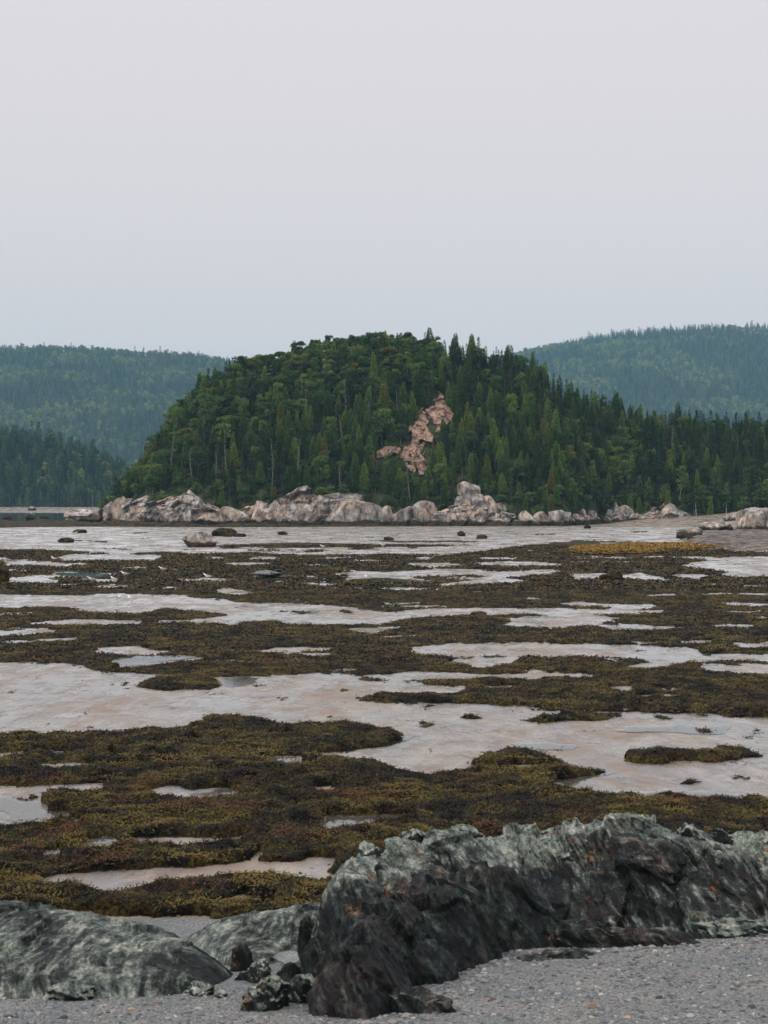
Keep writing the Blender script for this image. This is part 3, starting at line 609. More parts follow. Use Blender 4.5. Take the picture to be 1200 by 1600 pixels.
# the low rounded outcrop on the left and the sloping slab behind the gully
lc = [(-120,1425,17.6),(0,1427,17.6),(60,1431,17.5),(150,1440,17.3),(220,1455,17.1),(280,1474,16.9),(330,1500,16.5),(0,1480,16.3),(100,1490,16.2),(200,1500,16.1),(280,1520,15.95),(-120,1480,16.3),(0,1535,15.5),(100,1540,15.45),(200,1540,15.5),(300,1545,15.6),(-120,1535,15.5)]
lr = [(-5.0,15.0,-.2),(-4.0,15.05,-.2),(-3.0,15.0,-.2),(-2.3,15.1,-.2),(-1.75,15.5,-.25),(-1.5,16.2,-.3),(-1.6,17.2,-.3),(-2.0,18.4,-.4),(-2.6,19.2,-.4),(-3.4,19.8,-.4),(-4.4,20,-.4),(-5.4,20,-.4),(-5.4,17,-.0)]
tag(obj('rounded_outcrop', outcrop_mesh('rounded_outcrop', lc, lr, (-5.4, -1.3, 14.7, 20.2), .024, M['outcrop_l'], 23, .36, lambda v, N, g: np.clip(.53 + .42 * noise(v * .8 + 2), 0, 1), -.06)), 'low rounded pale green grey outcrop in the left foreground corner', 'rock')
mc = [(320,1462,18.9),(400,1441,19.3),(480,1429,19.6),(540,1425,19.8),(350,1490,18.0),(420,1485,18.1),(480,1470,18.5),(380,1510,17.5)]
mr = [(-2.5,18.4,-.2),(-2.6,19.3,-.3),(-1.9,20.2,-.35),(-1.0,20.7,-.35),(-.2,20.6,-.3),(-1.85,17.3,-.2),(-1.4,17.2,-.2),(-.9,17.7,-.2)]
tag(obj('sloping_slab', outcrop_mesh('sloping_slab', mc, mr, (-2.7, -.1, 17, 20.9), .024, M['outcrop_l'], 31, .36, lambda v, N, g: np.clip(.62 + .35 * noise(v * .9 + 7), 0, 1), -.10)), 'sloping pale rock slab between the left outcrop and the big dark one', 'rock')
FR = [('boulder',462,500,1432,1486,17.4,'slate_dark','round black boulder wedged against the left end of the big outcrop',.2,.06),
 ('rock_block',352,402,1480,1528,16.9,'slate_dark','dark squarish block with an ochre face in the gully',.2,.10),
 ('rock_block',362,398,1518,1552,16.3,'slate','small brown block under the ochre faced block',.3,.08),
 ('rock_block',372,452,1532,1602,14.6,'slate_pale','pale ribbed block at the bottom edge in the gully mouth',.2,.10),
 ('rock_slab',420,512,1526,1590,15.0,'slate_pale','tilted oblong pale slab leaning towards the big outcrop',.2,.06),
 ('rock_block',384,432,1502,1540,16.1,'slate','greenish block behind the pale ribbed block',.2,.08),
 ('rock_block',430,480,1508,1540,16.2,'slate_dark','dark low block just below the small white pool',.2,.08),
 ('beach_rock',284,334,1534,1562,15.4,'slate_pale','pale lumpy stone at the right foot of the rounded outcrop',.3,.05),
 ('beach_rock',334,356,1549,1560,15.3,'slate_pale','small flat pale stone right of the lumpy stone',.3,.03),
 ('beach_rock',62,146,1538,1578,15.1,'slate_pale','smooth domed stone on gravel at the foot of the rounded outcrop',.3,.03),
 ('rock_slab',580,716,1552,1606,14.35,'slate_dark','low dark brown slab on gravel at the bottom of the big outcrop',.4,.10)]
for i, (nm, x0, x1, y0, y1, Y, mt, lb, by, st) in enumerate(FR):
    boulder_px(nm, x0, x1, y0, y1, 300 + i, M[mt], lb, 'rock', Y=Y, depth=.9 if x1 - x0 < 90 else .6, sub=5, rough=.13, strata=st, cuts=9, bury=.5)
# pool in the gully
pp = np.array([atY(x, y, 17.5) for x, y in [(428,1503),(436,1496),(452,1494),(472,1497),(470,1506),(458,1513),(450,1520),(444,1512)]])
zc = pp[:, 2].mean(); pp = np.array([at(x, y, zc) for x, y in [(426,1504),(436,1496),(452,1493),(474,1497),(472,1507),(458,1514),(450,1521),(443,1512)]])
me = bpy.data.meshes.new('gully_pool'); me.from_pydata([tuple(p + [0, 0, .06]) for p in pp], [], [list(range(len(pp)))[::-1]]); me.materials.append(M['water'])
tag(obj('gully_pool', me), kind='structure')

# shingle: countless pebbles, and the larger stones one by one
def pebbles(n, box, smin, smax, seed, avoid=None):
    r = np.random.default_rng(seed); bv, bf = ico(1); X = r.uniform(box[0], box[1], n); Y = r.uniform(box[2], box[3], n)
    s = smin * (smax / smin) ** (r.uniform(0, 1, n) ** 2.0)
    S = np.stack([s * r.uniform(.7, 1.3, n), s * r.uniform(.7, 1.3, n), s * r.uniform(.3, .65, n)], 1) * .5
    a = r.uniform(0, 6.28, n); V = bv[None] * (1 + .22 * r.normal(size=(n, len(bv), 1))); V = V * S[:, None]
    ca, sa = np.cos(a)[:, None], np.sin(a)[:, None]
    V = np.stack([V[..., 0] * ca - V[..., 1] * sa, V[..., 0] * sa + V[..., 1] * ca, V[..., 2]], -1)
    V += np.stack([X, Y, gravel_z(X, Y) + S[:, 2] * .4], 1)[:, None]
    pal = np.array([(.13, .145, .155), (.08, .092, .10), (.19, .195, .195), (.22, .20, .185), (.28, .275, .265), (.15, .125, .115), (.36, .355, .345)])
    c = pal[r.choice(len(pal), n, p=[.26, .22, .2, .14, .09, .06, .03])] * r.uniform(.8, 1.2, (n, 1))
    return V.reshape(-1, 3), (bf[None] + np.arange(n)[:, None, None] * len(bv)).reshape(-1, 3), np.repeat(c, len(bv), 0)
A = [pebbles(10500, (-.3, 5.2, 13.2, 19.0), .010, .062, 1), pebbles(4200, (-4.4, -.3, 13.2, 15.8), .010, .05, 2)]
for _i, (_a, _b) in enumerate(zip(rim[1:12], rim[2:13])):      # stones washed up along the foot of the outcrop
    for _t in (0, .33, .66):
        _x, _y = _a[0] + (_b[0] - _a[0]) * _t, _a[1] + (_b[1] - _a[1]) * _t
        A.append(pebbles(26, (_x - .3, _x + .3, _y - .32, _y + .12), .03, .10, 50 + 3 * _i + int(_t * 3)))
off = np.cumsum([0] + [len(a[0]) for a in A])
tag(obj('shingle', mesh('shingle', np.concatenate([a[0] for a in A]), np.concatenate([a[1] + o for a, o in zip(A, off)]), M['pebble'], False, np.concatenate([a[2] for a in A]))), 'loose grey pebbles strewn over the gravel beach', 'pebbles', kind='stuff')
ST = [(60,1584,'tan'),(205,1579,'tan'),(165,1572,'tan'),(248,1568,'rust'),(15,1590,'dark'),(100,1592,'dark'),(310,1578,'pale'),(345,1590,'pale'),(262,1592,'pale'),(820,1478,'tan'),(812,1488,'pale'),(742,1512,'pale'),(690,1560,'dark'),(735,1545,'tan'),(770,1562,'rust'),(830,1545,'dark'),(872,1555,'pale'),(980,1592,'tan'),(1030,1560,'dark'),(1130,1515,'pale'),(1175,1575,'dark'),(925,1575,'rust'),(1080,1590,'pale')]
WH = lambda x: 'on gravel below the rounded outcrop' if x < 400 else 'on gravel close against the big outcrop' if x < 830 else 'on the open gravel at bottom right'
cntS = defaultdict(int); ORD = ['first', 'second', 'third', 'fourth', 'fifth', 'sixth', 'seventh', 'eighth', 'ninth', 'tenth', 'eleventh', 'twelfth', 'thirteenth', 'fourteenth', 'fifteenth', 'sixteenth', 'seventeenth', 'eighteenth', 'nineteenth', 'twentieth'] + ['twenty-' + x for x in ('first', 'second', 'third', 'fourth', 'fifth', 'sixth', 'seventh', 'eighth', 'ninth')] + ['thirtieth'] + ['thirty-' + x for x in ('first', 'second', 'third', 'fourth', 'fifth', 'sixth', 'seventh', 'eighth', 'ninth')]
stone_m = {k: mat_plain(k + '_stone', c, .8) for k, c in dict(tan=(.36, .28, .21), rust=(.20, .13, .095), dark=(.06, .07, .075), pale=(.33, .325, .31)).items()}
for i, (x, y, k) in enumerate(sorted(ST)):
    Y = 16.0
    for _ in range(20): Y = F * (CH - float(gravel_z([(x - CX) / F * Y], [Y])[0])) / (y - HY)
    X = (x - CX) / F * Y; s = random.uniform(.045, .085)
    cntS[(k, WH(x))] += 1
    o = obj('beach_stone', boulder_mesh('beach_stone', (s * 1.2, s, s * .6), 400 + i, stone_m[k], 3, cuts=7), None, (X, Y, float(gravel_z([X], [Y])[0]) + s * .15))
    tag(o, f"{ORD[cntS[(k, WH(x))] - 1]} small {k} stone from the left {WH(x)}", 'stone', 'larger stones on the gravel')

# ------------------------------------------------------------------ the wooded island hill
CAN = np.array([(-900, 800), (120, 800), (160, 778), (185, 748), (215, 712), (245, 672), (270, 637), (300, 607), (330, 582), (360, 562), (400, 556), (440, 552), (470, 538), (500, 530), (560, 523), (600, 516), (640, 518), (690, 526), (740, 535), (800, 546), (840, 568), (880, 590), (920, 610), (960, 627), (1000, 641), (1050, 645), (1100, 648), (1150, 650), (1200, 653), (1600, 660)], float)
def Y0f(s): return 347 + 30 * sstep(870, 960, s) + 18 * sstep(220, 120, s)
def Yrf(s): return 400 + 38 * sstep(840, 1000, s)
def hill_t(s, Y): return (Y - Y0f(s)) / (Yrf(s) - Y0f(s))
def hill_z(s, Y):
    Yr = Yrf(s); c = np.interp(s, CAN[:, 0], CAN[:, 1])
    zr = CH + (HY - c) * Yr / F - 5.6
    t = hill_t(s, Y); tt = np.clip(t, 0, 1)
    lift = np.clip(zr / 12, 0, 1)
    sh = .62 * tt + .38 * np.sin(tt * np.pi / 2)
    bank = 3.4 * sstep(0, .16, t) * lift
    z = bank + (np.maximum(zr, -1) - bank) * sh
    z = z - np.maximum(t - 1, 0) ** 2 * 10 - np.maximum(-t, 0) * 6
    X = (s - CX) / F * Y
    z = z + (1.3 * n2(X, Y, .06) + .5 * n2(X, Y, .2)) * lift * sstep(0, .2, t) * sstep(1.4, .7, t)
    return z
sg = np.arange(90, 1480, 5.0); yg = np.arange(338, 520, 1.3); Yg, Sg = np.meshgrid(yg, sg, indexing='ij'); Zg = np.maximum(hill_z(Sg, Yg), -3)
tag(obj('island_hill', mesh('island_hill', np.stack([(Sg - CX) / F * Yg, Yg, Zg], -1).reshape(-1, 3), grid_faces(len(yg), len(sg)), M['floor'])), kind='structure')
def on_hill(px, py):                        # first point of the hill on the line of sight
    Y = np.arange(346, 450, .25); s = np.full_like(Y, px); z = hill_z(s, Y); _, qy = proj(0, Y, z)
    i = np.argmax(qy <= py); return np.array([(px - CX) / F * Y[i], Y[i], z[i]])
# sandy cove behind the right hand rubble
cs = np.arange(860, 1420, 8.0); cyv = np.arange(250, 392, 2.0); Yg, Sg = np.meshgrid(cyv, cs, indexing='ij'); Xg = (Sg - CX) / F * Yg
Zc = -.3 + 1.9 * sstep(330, 385, Yg) * sstep(880, 1060, Sg) + 1.5 * sstep(1040, 1200, Sg) * sstep(235, 300, Yg) + .25 * n2(Xg, Yg, .12)
tag(obj('cove_beach', mesh('cove_beach', np.stack([Xg, Yg, Zc], -1).reshape(-1, 3), grid_faces(len(cyv), len(cs)), M['sand'])), kind='structure')

# shore rocks: outline in the photo, label
SH = [
 (98,165,796,813,'low pale ledge at the left tip of the island'), (156,190,778,814,'grey angular rock next to the low pale ledge'), (170,206,768,812,'tall pinkish rock with slanting face near the left tip'), (196,232,770,814,'leaning grey pink rock right of the tall pinkish one'),
 (206,262,784,816,'broad pale slanting ledge at the waterline, left part of shore'), (236,282,768,814,'buff rock face left of the tall rounded pink rock'), (262,326,760,816,'tall rounded pink rock, highest of the left shore'), (316,346,786,817,'small pink brown rock right of the tall rounded one'),
 (344,368,792,819,'split boulder left of the dark cleft'), (360,394,787,819,'dark cleft boulder with rusty top'), (388,420,778,820,'grey stepped rock left of the whaleback slab'), (406,446,782,822,'blocky grey rock touching the whaleback slab'),
 (428,462,778,800,'tilted pink slab below the trees left of the whaleback slab'), (428,520,786,826,'long buff left end of the whaleback slab'), (488,617,779,827,'huge pale whaleback slab in the middle of the shore'),
 (500,575,770,786,'dark flat ledge on top of the whaleback slab'), (596,618,790,825,'upright pale fin at the right end of the whaleback slab'), (613,642,787,824,'grooved grey boulder right of the whaleback slab'), (630,655,795,812,'round cream boulder in the gap right of the whaleback slab'),
 (636,668,803,823,'wide low boulder under the round cream boulder'), (645,684,783,822,'large dark grey domed boulder below the cedars'), (672,700,800,822,'brown boulder right of the dark domed one'), (690,724,802,823,'cream boulder with bright right side, at the waterline'),
 (716,749,753,774,'reddish block on top of the boulder stack'), (711,752,766,788,'small grey block under the reddish top block'), (706,772,780,810,'broad brown core boulder under the whole stack'), (736,757,772,790,'shadowed block right under the reddish top block'), (712,738,780,804,'dark sloping boulder on the left of the stack'),
 (724,772,786,806,'long grey slab across the middle of the stack'), (746,778,775,802,'brown pyramid boulder at the right of the stack'), (766,802,784,812,'big brown boulder ending the stack on the right'), (700,732,798,822,'rounded pale boulder at the left foot of the stack'),
 (728,762,798,814,'flat cream boulder at the foot of the stack'), (756,790,797,812,'long pale lens shaped boulder under the big brown one'), (744,758,806,820,'egg shaped white boulder at the foot of the stack'), (766,800,808,823,'low dark boulder at the waterline under the lens boulder'),
 (730,748,811,824,'small brown cobble left of the egg shaped boulder'), (798,816,801,817,'small pale boulder between the stack and the right boulders'), (796,818,812,824,'flat brown boulder at the waterline right of the stack'), (813,838,798,822,'left one of the three big right hand boulders'),
 (834,864,800,823,'middle one of the three big right hand boulders'), (838,878,795,812,'flat topped boulder behind the three right hand boulders'), (856,888,797,823,'right one of the three, with a dark flat face'),
 (886,912,802,818,'small brown rock left of the cove'), (908,934,798,816,'grey broken rock on the cove bank'), (930,956,804,820,'low dark ledge in the cove'), (952,976,785,822,'pink angular rock standing in the cove'), (968,990,790,820,'right half of the split pink cove rock'),
 (986,1012,800,818,'low rubble rock right of the pink cove rock'), (1004,1040,792,814,'brown crumbling bank rock under leaning dead branches'), (1030,1068,784,812,'tall brown bank rock at the right of the cove'), (1056,1078,798,816,'dark rock at the right end of the bank')]
def shoreY(x): return float(Y0f(np.array(x))) - 2.0
for i, (x0, x1, y0, y1, lb) in enumerate(SH):
    front = y1 >= 818
    if x1 < 430 and y0 < 790: y0 += 5
    Y = (344 if front else 350) if x1 < 890 else shoreY((x0 + x1) / 2) + 3
    if y1 < 800: Y = on_hill((x0 + x1) / 2, y1)[1] - 1
    stack = 705 < x0 < 770 and y1 <= 810
    if stack: Y = 349.0
    smooth = x0 > 590 and x0 < 890
    kw = dict(cuts=13, rough=.03, cut=(.5, .86)) if smooth or 428 <= x0 <= 500 else dict(cuts=20, rough=.05, cut=(.35, .75))
    if stack: kw = dict(cuts=15, rough=.04, cut=(.5, .84))
    o = boulder_px('shore_rock', x0 - 3, x1 + 3, y0 - 1, y1 + 1, 500 + i, M['granite'], lb, 'rock', 'rocks along the island shore', Y=Y, depth=.75, bury=.35, **kw)
# the bedrock the loose rocks sit on
LT = np.array([(90,806),(120,802),(150,794),(170,782),(185,772),(205,770),(230,778),(255,772),(285,762),(310,768),(325,778),(345,788),(370,788),(400,780),(440,772),(462,758),(480,754),(500,768),(530,778),(560,779),(600,785),(640,790),(680,786),(715,784),(745,780),(780,788),(810,800),(850,798),(890,801),(920,800),(945,802),(962,790),(990,797),(1010,794),(1040,788),(1065,796),(1085,806)], float)
LT[:, 1] += 4 + 5 * (LT[:, 0] < 425) + 3 * ((LT[:, 0] > 425) & (LT[:, 0] < 890))
for a, b, lb in [(92, 425, 'continuous fractured bedrock ledge behind the left shore rocks'), (420, 622, 'buff bedrock behind and under the whaleback slab'), (618, 892, 'dark bedrock bank behind the rounded boulders'), (888, 1088, 'crumbling brown rock bank behind the cove')]:
    ls = np.arange(a, b, 1.2); lt = np.linspace(0, 1, 42); T, S_ = np.meshgrid(lt, ls, indexing='ij')
    Yf = Y0f(S_) - (2.8 if a < 400 else 2.6 if a < 600 else 2.2 if a < 800 else 2.2); top = CH - (np.interp(S_, LT[:, 0], LT[:, 1]) - HY) * (Yf + 5) / F; endf = sstep(a, a + 8, S_) * sstep(b, b - 8, S_)
    Yl = Yf + 8.5 * T ** 1.5; Zl = -.4 + (top + .4) * np.sin(np.minimum(T * 1.25, 1) * np.pi / 2) * (.35 + .65 * endf) - np.maximum(T - .8, 0) * 9
    Xl = (S_ - CX) / F * Yl; P3 = np.stack([Xl.ravel(), Yl.ravel(), Zl.ravel()], 1); wv = np.stack([noise(P3 * .3), noise(P3 * .3 + 9), noise(P3 * .3 + 19)], 1) * 1.5
    q = P3 + wv * .5; A3 = np.array([[.80, .1, .55], [-.45, .2, .85], [.1, .95, -.1]])
    d = 2.6 * blocks((q @ A3.T) * np.array([.16, .42, .25]), int(a)) + 1.0 * blocks((q @ A3.T) * np.array([.5, 1.1, .6]), int(a) + 1, False) + .12 * fbm(P3 * 1.6, 2)
    Yv = Yl.ravel() - d * .75; Zv = Zl.ravel() + d * .22 * (T.ravel() > .1)
    v = np.stack([Xl.ravel(), Yv, Zv], 1); tag(obj('rock_ledge', crisp(mesh('rock_ledge', v, grid_faces(*T.shape), M['granite']))), lb, 'rock')
# small rubble wedged between them
zones = [(100, 420, 'between the left ledges'), (420, 620, 'at the foot of the whaleback slab'), (620, 890, 'among the rounded boulders'), (890, 1080, 'along the cove bank')]
k = 0
for za, zb, nm in zones:
    for j, x in enumerate(sorted(random.uniform(za, zb) for _ in range(20))):
        ww = random.uniform(6, 17); hh = ww * random.uniform(.45, .8); y1 = 822 - random.choice([0, 0, 3, 8, 14]) - (6 if x > 890 else 0)
        Y = 343.0 + (822 - y1) * .5 if x < 890 else shoreY(x) + 1
        boulder_px('shore_cobble', x - ww / 2, x + ww / 2, y1 - hh, y1 + 1, 700 + k, M['granite'], f'{ORD[j]} small angular rock from the left wedged {nm}', 'rock', 'small rocks ' + nm, Y=Y, sub=3, cuts=10, rough=.14, bury=.5); k += 1
# weed covered reef in front of the rocks
rs = np.arange(-250, 640, 3.0); rt = np.linspace(-1, 1, 17); T, S = np.meshgrid(rt, rs, indexing='ij')
Yc = 338 + 4 * np.sin(S * .013) ; Yr_ = Yc + T * (5 + 14 * sstep(160, -50, S)); Xr = (S - CX) / F * Yr_
Zr = (1 - T ** 2) * (.55 + .75 * sstep(500, 60, S) + .5 * n2(Xr, Yr_, .18) + .35 * n2(Xr, Yr_, .6)) - .12 - .4 * sstep(560, 640, S)
rf = obj('weedy_reef', mesh('weedy_reef', np.stack([Xr, Yr_, Zr], -1).reshape(-1, 3), grid_faces(len(rt), len(rs)), M['weed'])); tag(rf, 'long dark seaweed covered reef along the foot of the left shore rocks', 'reef')

# boulders scattered over the flats
FB = [(280,338,831,855,'reef','tan topped boulder with weedy flanks on the left flat'), (328,370,824,838,'dark','flat dark boulder behind the tan topped one'), (364,385,832,839,'dark','small dark boulder right of the flat dark one'), (112,136,827,833,'dark','dark hump far out on the left flat'), (88,115,840,848,'dark','weedy hump nearer on the left flat'),
 (391,440,891,905,'grey','blue grey flat slab lying in the seaweed'), (-22,13,876,910,'dark','round weedy boulder cut by the left edge'), (936,978,895,908,'dark','dark weedy boulder by the narrow right pools'), (432,450,830,836,'dark','small dark hump on the far flat below the blocky grey rock'),
 (714,728,829,838,'dark','small dark rock on the flat below the boulder stack'), (742,762,835,842,'dark','larger dark rock on the flat below the boulder stack'), (598,616,838,844,'dark','low dark rock on the flat below the whaleback end'), (1058,1108,825,842,'tan','smooth pale whale shaped boulder at the tip of the rubble spit'),
 (1146,1232,792,833,'tan','big tan rock with a dark overhang at the right edge'), (1094,1152,812,834,'tan','lumpy orange tan rock left of the big right edge rock'), (1128,1185,798,822,'tan','low ochre crest behind the big right edge rock'), (912,924,820,826,'dark','dark blue rock on the cove sand'),
 (890,906,852,858,'grey','small grey stone at the left end of the golden seaweed'), (1120,1135,856,864,'tan','pale cobble at the right end of the golden seaweed'), (735,765,955,962,'dark','dark weedy hump on the middle sand strip'),
 (2,18,805,811,'dark','dark rock in the far left channel, nearest the edge'), (38,54,803,812,'dark','dark pyramid rock in the far left channel'), (60,76,805,810,'dark','low rock in the far left channel right of the pyramid'), (42,56,791,798,'tan','pale rock on the far left beach')]
mk = dict(reef='reef', dark='weed', grey='slate', tan='granite')
for i, (x0, x1, y0, y1, c, lb) in enumerate(FB):
    o = boulder_px('flat_boulder', x0, x1, y0, y1, 820 + i, M[mk[c]], lb, 'boulder', sub=4, cuts=5 if c in ('dark', 'reef') else 9, rough=.1, cut=(.6, .92), bury=.4)
for j, (row, x) in enumerate([(q, x) for q in ('far', 'near') for x in sorted(random.uniform(1045, 1200) for _ in range(18))]):
    y = random.uniform(836, 848) if row == 'far' else random.uniform(850, 863); ww = random.uniform(6, 15)
    boulder_px('spit_stone', x, x + ww, y - ww * .45, y, 900 + j, M['granite' if j % 3 else 'slate'], f'{ORD[j % 18]} stone from the left in the {row} row of the rubble spit', 'stone', 'stones of the rubble spit', sub=2, cuts=8, rough=.12, bury=.6)
    
ps = np.arange(1020, 1420, 4.0); pyv = np.arange(165, 330, 1.5); Yg, Sg = np.meshgrid(pyv, ps, indexing='ij'); Xg = (Sg - CX) / F * Yg
Zs = -.35 + (1.0 * sstep(1035, 1110, Sg + 14 * n2(Xg, Yg, .08)) * sstep(170, 196, Yg + 6 * n2(Xg, Yg, .15, 3)) * sstep(326, 290, Yg)) + .16 * n2(Xg, Yg, .4) + .10 * n2(Xg, Yg, 1.1)
tag(obj('rubble_spit', mesh('rubble_spit', np.stack([Xg, Yg, Zs], -1).reshape(-1, 3), grid_faces(len(pyv), len(ps)), M['spit'])), kind='structure')

# bare cliff on the hillside
CLIFF = [([(684,610),(670,630),(650,648),(638,668),(640,684),(630,700),(626,716),(636,732),(650,743),(667,741),(674,714),(674,696),(684,690),(692,668),(704,660),(712,646),(700,636),(692,616)], 'tall bare pink cliff face between the trees'),
         ([(584,708),(598,700),(616,694),(628,696),(624,708),(606,712),(588,716)], 'small bare pink rock face left of the tall cliff')]
def inpoly(p, x, y):
    p = np.array(p, float); c = np.zeros(np.shape(x), bool)
    for (x0, y0), (x1, y1) in zip(p, np.roll(p, -1, 0)):
        if y0 == y1: continue
        c ^= ((y >= min(y0, y1)) & (y < max(y0, y1)) & (x > x0 + (y - y0) * (x1 - x0) / (y1 - y0)))
    return c
for i, (p, lb) in enumerate(CLIFF):
    q = np.array(p, float); c = q.mean(0); x0, x1, y0, y1 = q[:, 0].min() - 8, q[:, 0].max() + 8, q[:, 1].min() - 8, q[:, 1].max() + 8
    xs_ = np.arange(x0, x1, 1.0); ys_ = np.arange(y0, y1, 1.0); PY, PX = np.meshgrid(ys_, xs_, indexing='ij')
    ins = blur(inpoly(p, PX + 3 * n2(PX, PY, .12), PY + 3 * n2(PX, PY, .12, 5)), 2, 2)
    Yv = np.array([[on_hill(x, y)[1] for x in xs_[::4]] for y in ys_[::4]]); Yv = np.repeat(np.repeat(Yv, 4, 0), 4, 1)[:len(ys_), :len(xs_)]; Yv = blur(Yv, 4, 4)
    P3 = np.stack([((PX - CX) / F * 370).ravel(), Yv.ravel(), (-(PY - HY) / F * 370).ravel()], 1)
    d = 1.7 * blocks((P3 + .35 * noise(P3 * .3)[:, None]) * np.array([.36, .2, .085]), 5 + i) + .7 * blocks(P3 * np.array([.8, .6, .33]), 8 + i, False)
    Yv = (Yv.ravel() - .8 - d * .9) + (1 - np.clip(ins.ravel() * 1.8, 0, 1)) * 5
    v = np.stack([(PX.ravel() - CX) / F * Yv, Yv, CH - (PY.ravel() - HY) * Yv / F], 1); fc = grid_faces(*PX.shape); kk = (ins.ravel()[fc] > .12).any(1)
    v, f = prune(v, fc[kk]); tag(obj('cliff_face', crisp(mesh('cliff_face', v, f[:, ::-1], M['cliff']))), lb, 'cliff')

# ------------------------------------------------------------------ trees
def kite(c, d, up, L, W):
    d = d / (np.linalg.norm(d, axis=1)[:, None] + 1e-9); s = np.cross(d, up); s /= (np.linalg.norm(s, axis=1)[:, None] + 1e-9)
    return np.stack([c, c + d * (L * .45)[:, None] - s * (W * .5)[:, None], c + d * L[:, None], c + d * (L * .45)[:, None] + s * (W * .5)[:, None]], 1)
def crown_mesh(name, Q, T, mat):
    n = len(Q); return mesh(name, Q.reshape(-1, 3), np.arange(n * 4).reshape(-1, 4), mat, False, np.repeat(T, 4, 0))
def tints(r, n, lo=.6, hi=1.25): 
    b = r.uniform(lo - .18, hi + .3, (n, 1)); return b * (1 + r.normal(0, .06, (n, 3)))
def tube(pts, rad, n=6):
    pts = np.array(pts, float); V = []; 
    for i, p in enumerate(pts):
        t = pts[min(i + 1, len(pts) - 1)] - pts[max(i - 1, 0)]; t /= np.linalg.norm(t) + 1e-9
        a = np.cross(t, [0.3, 1, .1]); a /= np.linalg.norm(a); b = np.cross(t, a); th = np.arange(n) / n * 2 * np.pi
        V.append(p + rad[i] * (np.cos(th)[:, None] * a + np.sin(th)[:, None] * b))
    Fc = []
    for i in range(len(pts) - 1):
        for j in range(n): Fc.append([i * n + j, i * n + (j + 1) % n, (i + 1) * n + (j + 1) % n, (i + 1) * n + j])
    return np.concatenate(V), np.array(Fc)
def join(parts):
    V, Fc, o = [], [], 0
    for v, f in parts: V.append(v); Fc.append(f + o); o += len(v)
    return np.concatenate(V), np.concatenate(Fc)
def spruce(seed, h=10., R=1.55, bare=.10, dens=1.0, mat='spruce', el=1.0):
    r = np.random.default_rng(seed); C, D, L, W = [], [], [], []
    z = bare * h
    while z < h * .985:
        f = 1 - (z - bare * h * .5) / (h * (1 - bare * .5)); rr = R * f ** .85 * r.uniform(.72, 1.12) + .10
        for k in range(int(r.integers(5, 8))):
            if r.random() > .9 * dens and z < .8 * h: continue
            a = r.uniform(0, 6.283); l = rr * r.uniform(.6, 1.15); m = max(2, int(l / (.20 * el)))
            t = (np.arange(m) + .6) / m; dirn = np.array([np.cos(a), np.sin(a), 0])
            p = dirn[None] * (l * t)[:, None]; p[:, 2] = z - .30 * l * t + .12 * l * t ** 3 + r.normal(0, .04, m)
            for sgn in (-1, 1, 0):
                dd = dirn[None] * r.uniform(.5, 1, (m, 1)) + sgn * np.array([-np.sin(a), np.cos(a), 0]) * r.uniform(.4, 1, (m, 1)) + np.array([0, 0, -.28]) + r.normal(0, .12, (m, 3))
                C.append(p); D.append(dd); L.append((.42 * (1 - t * .35) * r.uniform(.7, 1.2, m)) * el); W.append(np.full(m, .22 * el))
        z += r.uniform(.22, .40) * el
    C = np.concatenate(C); D = np.concatenate(D); L = np.concatenate(L); W = np.concatenate(W); n = len(C)
    tip = np.array([[0, 0, h * .95 + .1 * i] for i in range(5)]); C = np.concatenate([C, tip]); D = np.concatenate([D, np.tile([0.05, 0, 1], (5, 1))]); L = np.r_[L, np.full(5, .4)]; W = np.r_[W, np.full(5, .12)]
    up = np.tile([0, 0, 1.], (len(C), 1)) + r.normal(0, .45, (len(C), 3))
    return crown_mesh('spruce_crown', kite(C, D, up, L, W), tints(r, len(C)), M[mat])
def cedar(seed, h=9., R=1.5, n=2600, mat='cedar', el=1.0):
    r = np.random.default_rng(seed); z = h * (1 - np.sqrt(r.uniform(0, 1, n))) * .97 + .03 * h
    a = r.uniform(0, 6.283, n); f = 1 - z / h
    prof = f ** .78 * np.minimum(1, .55 + z / h * 4)
    lump = 1 + .5 * noise(np.stack([np.cos(a) * 1.6, np.sin(a) * 1.6, z * .75 + seed * 5], 1)) + .25 * noise(np.stack([np.cos(a) * 4, np.sin(a) * 4, z * 2 + seed], 1))
    rr = R * prof * lump * np.sqrt(r.uniform(.22, 1, n)) + .04
    c = np.stack([np.cos(a) * rr, np.sin(a) * rr, z], 1); d = np.stack([np.cos(a) * .55, np.sin(a) * .55, r.uniform(.2, 1.1, n)], 1) + r.normal(0, .3, (n, 3))
    up = np.stack([-np.sin(a), np.cos(a), np.zeros(n)], 1) * .4 + r.normal(0, .6, (n, 3))
    return crown_mesh('cedar_crown', kite(c, d, up, .46 * el * r.uniform(.7, 1.3, n), np.full(n, .24 * el)), tints(r, n, .6, 1.3), M[mat])
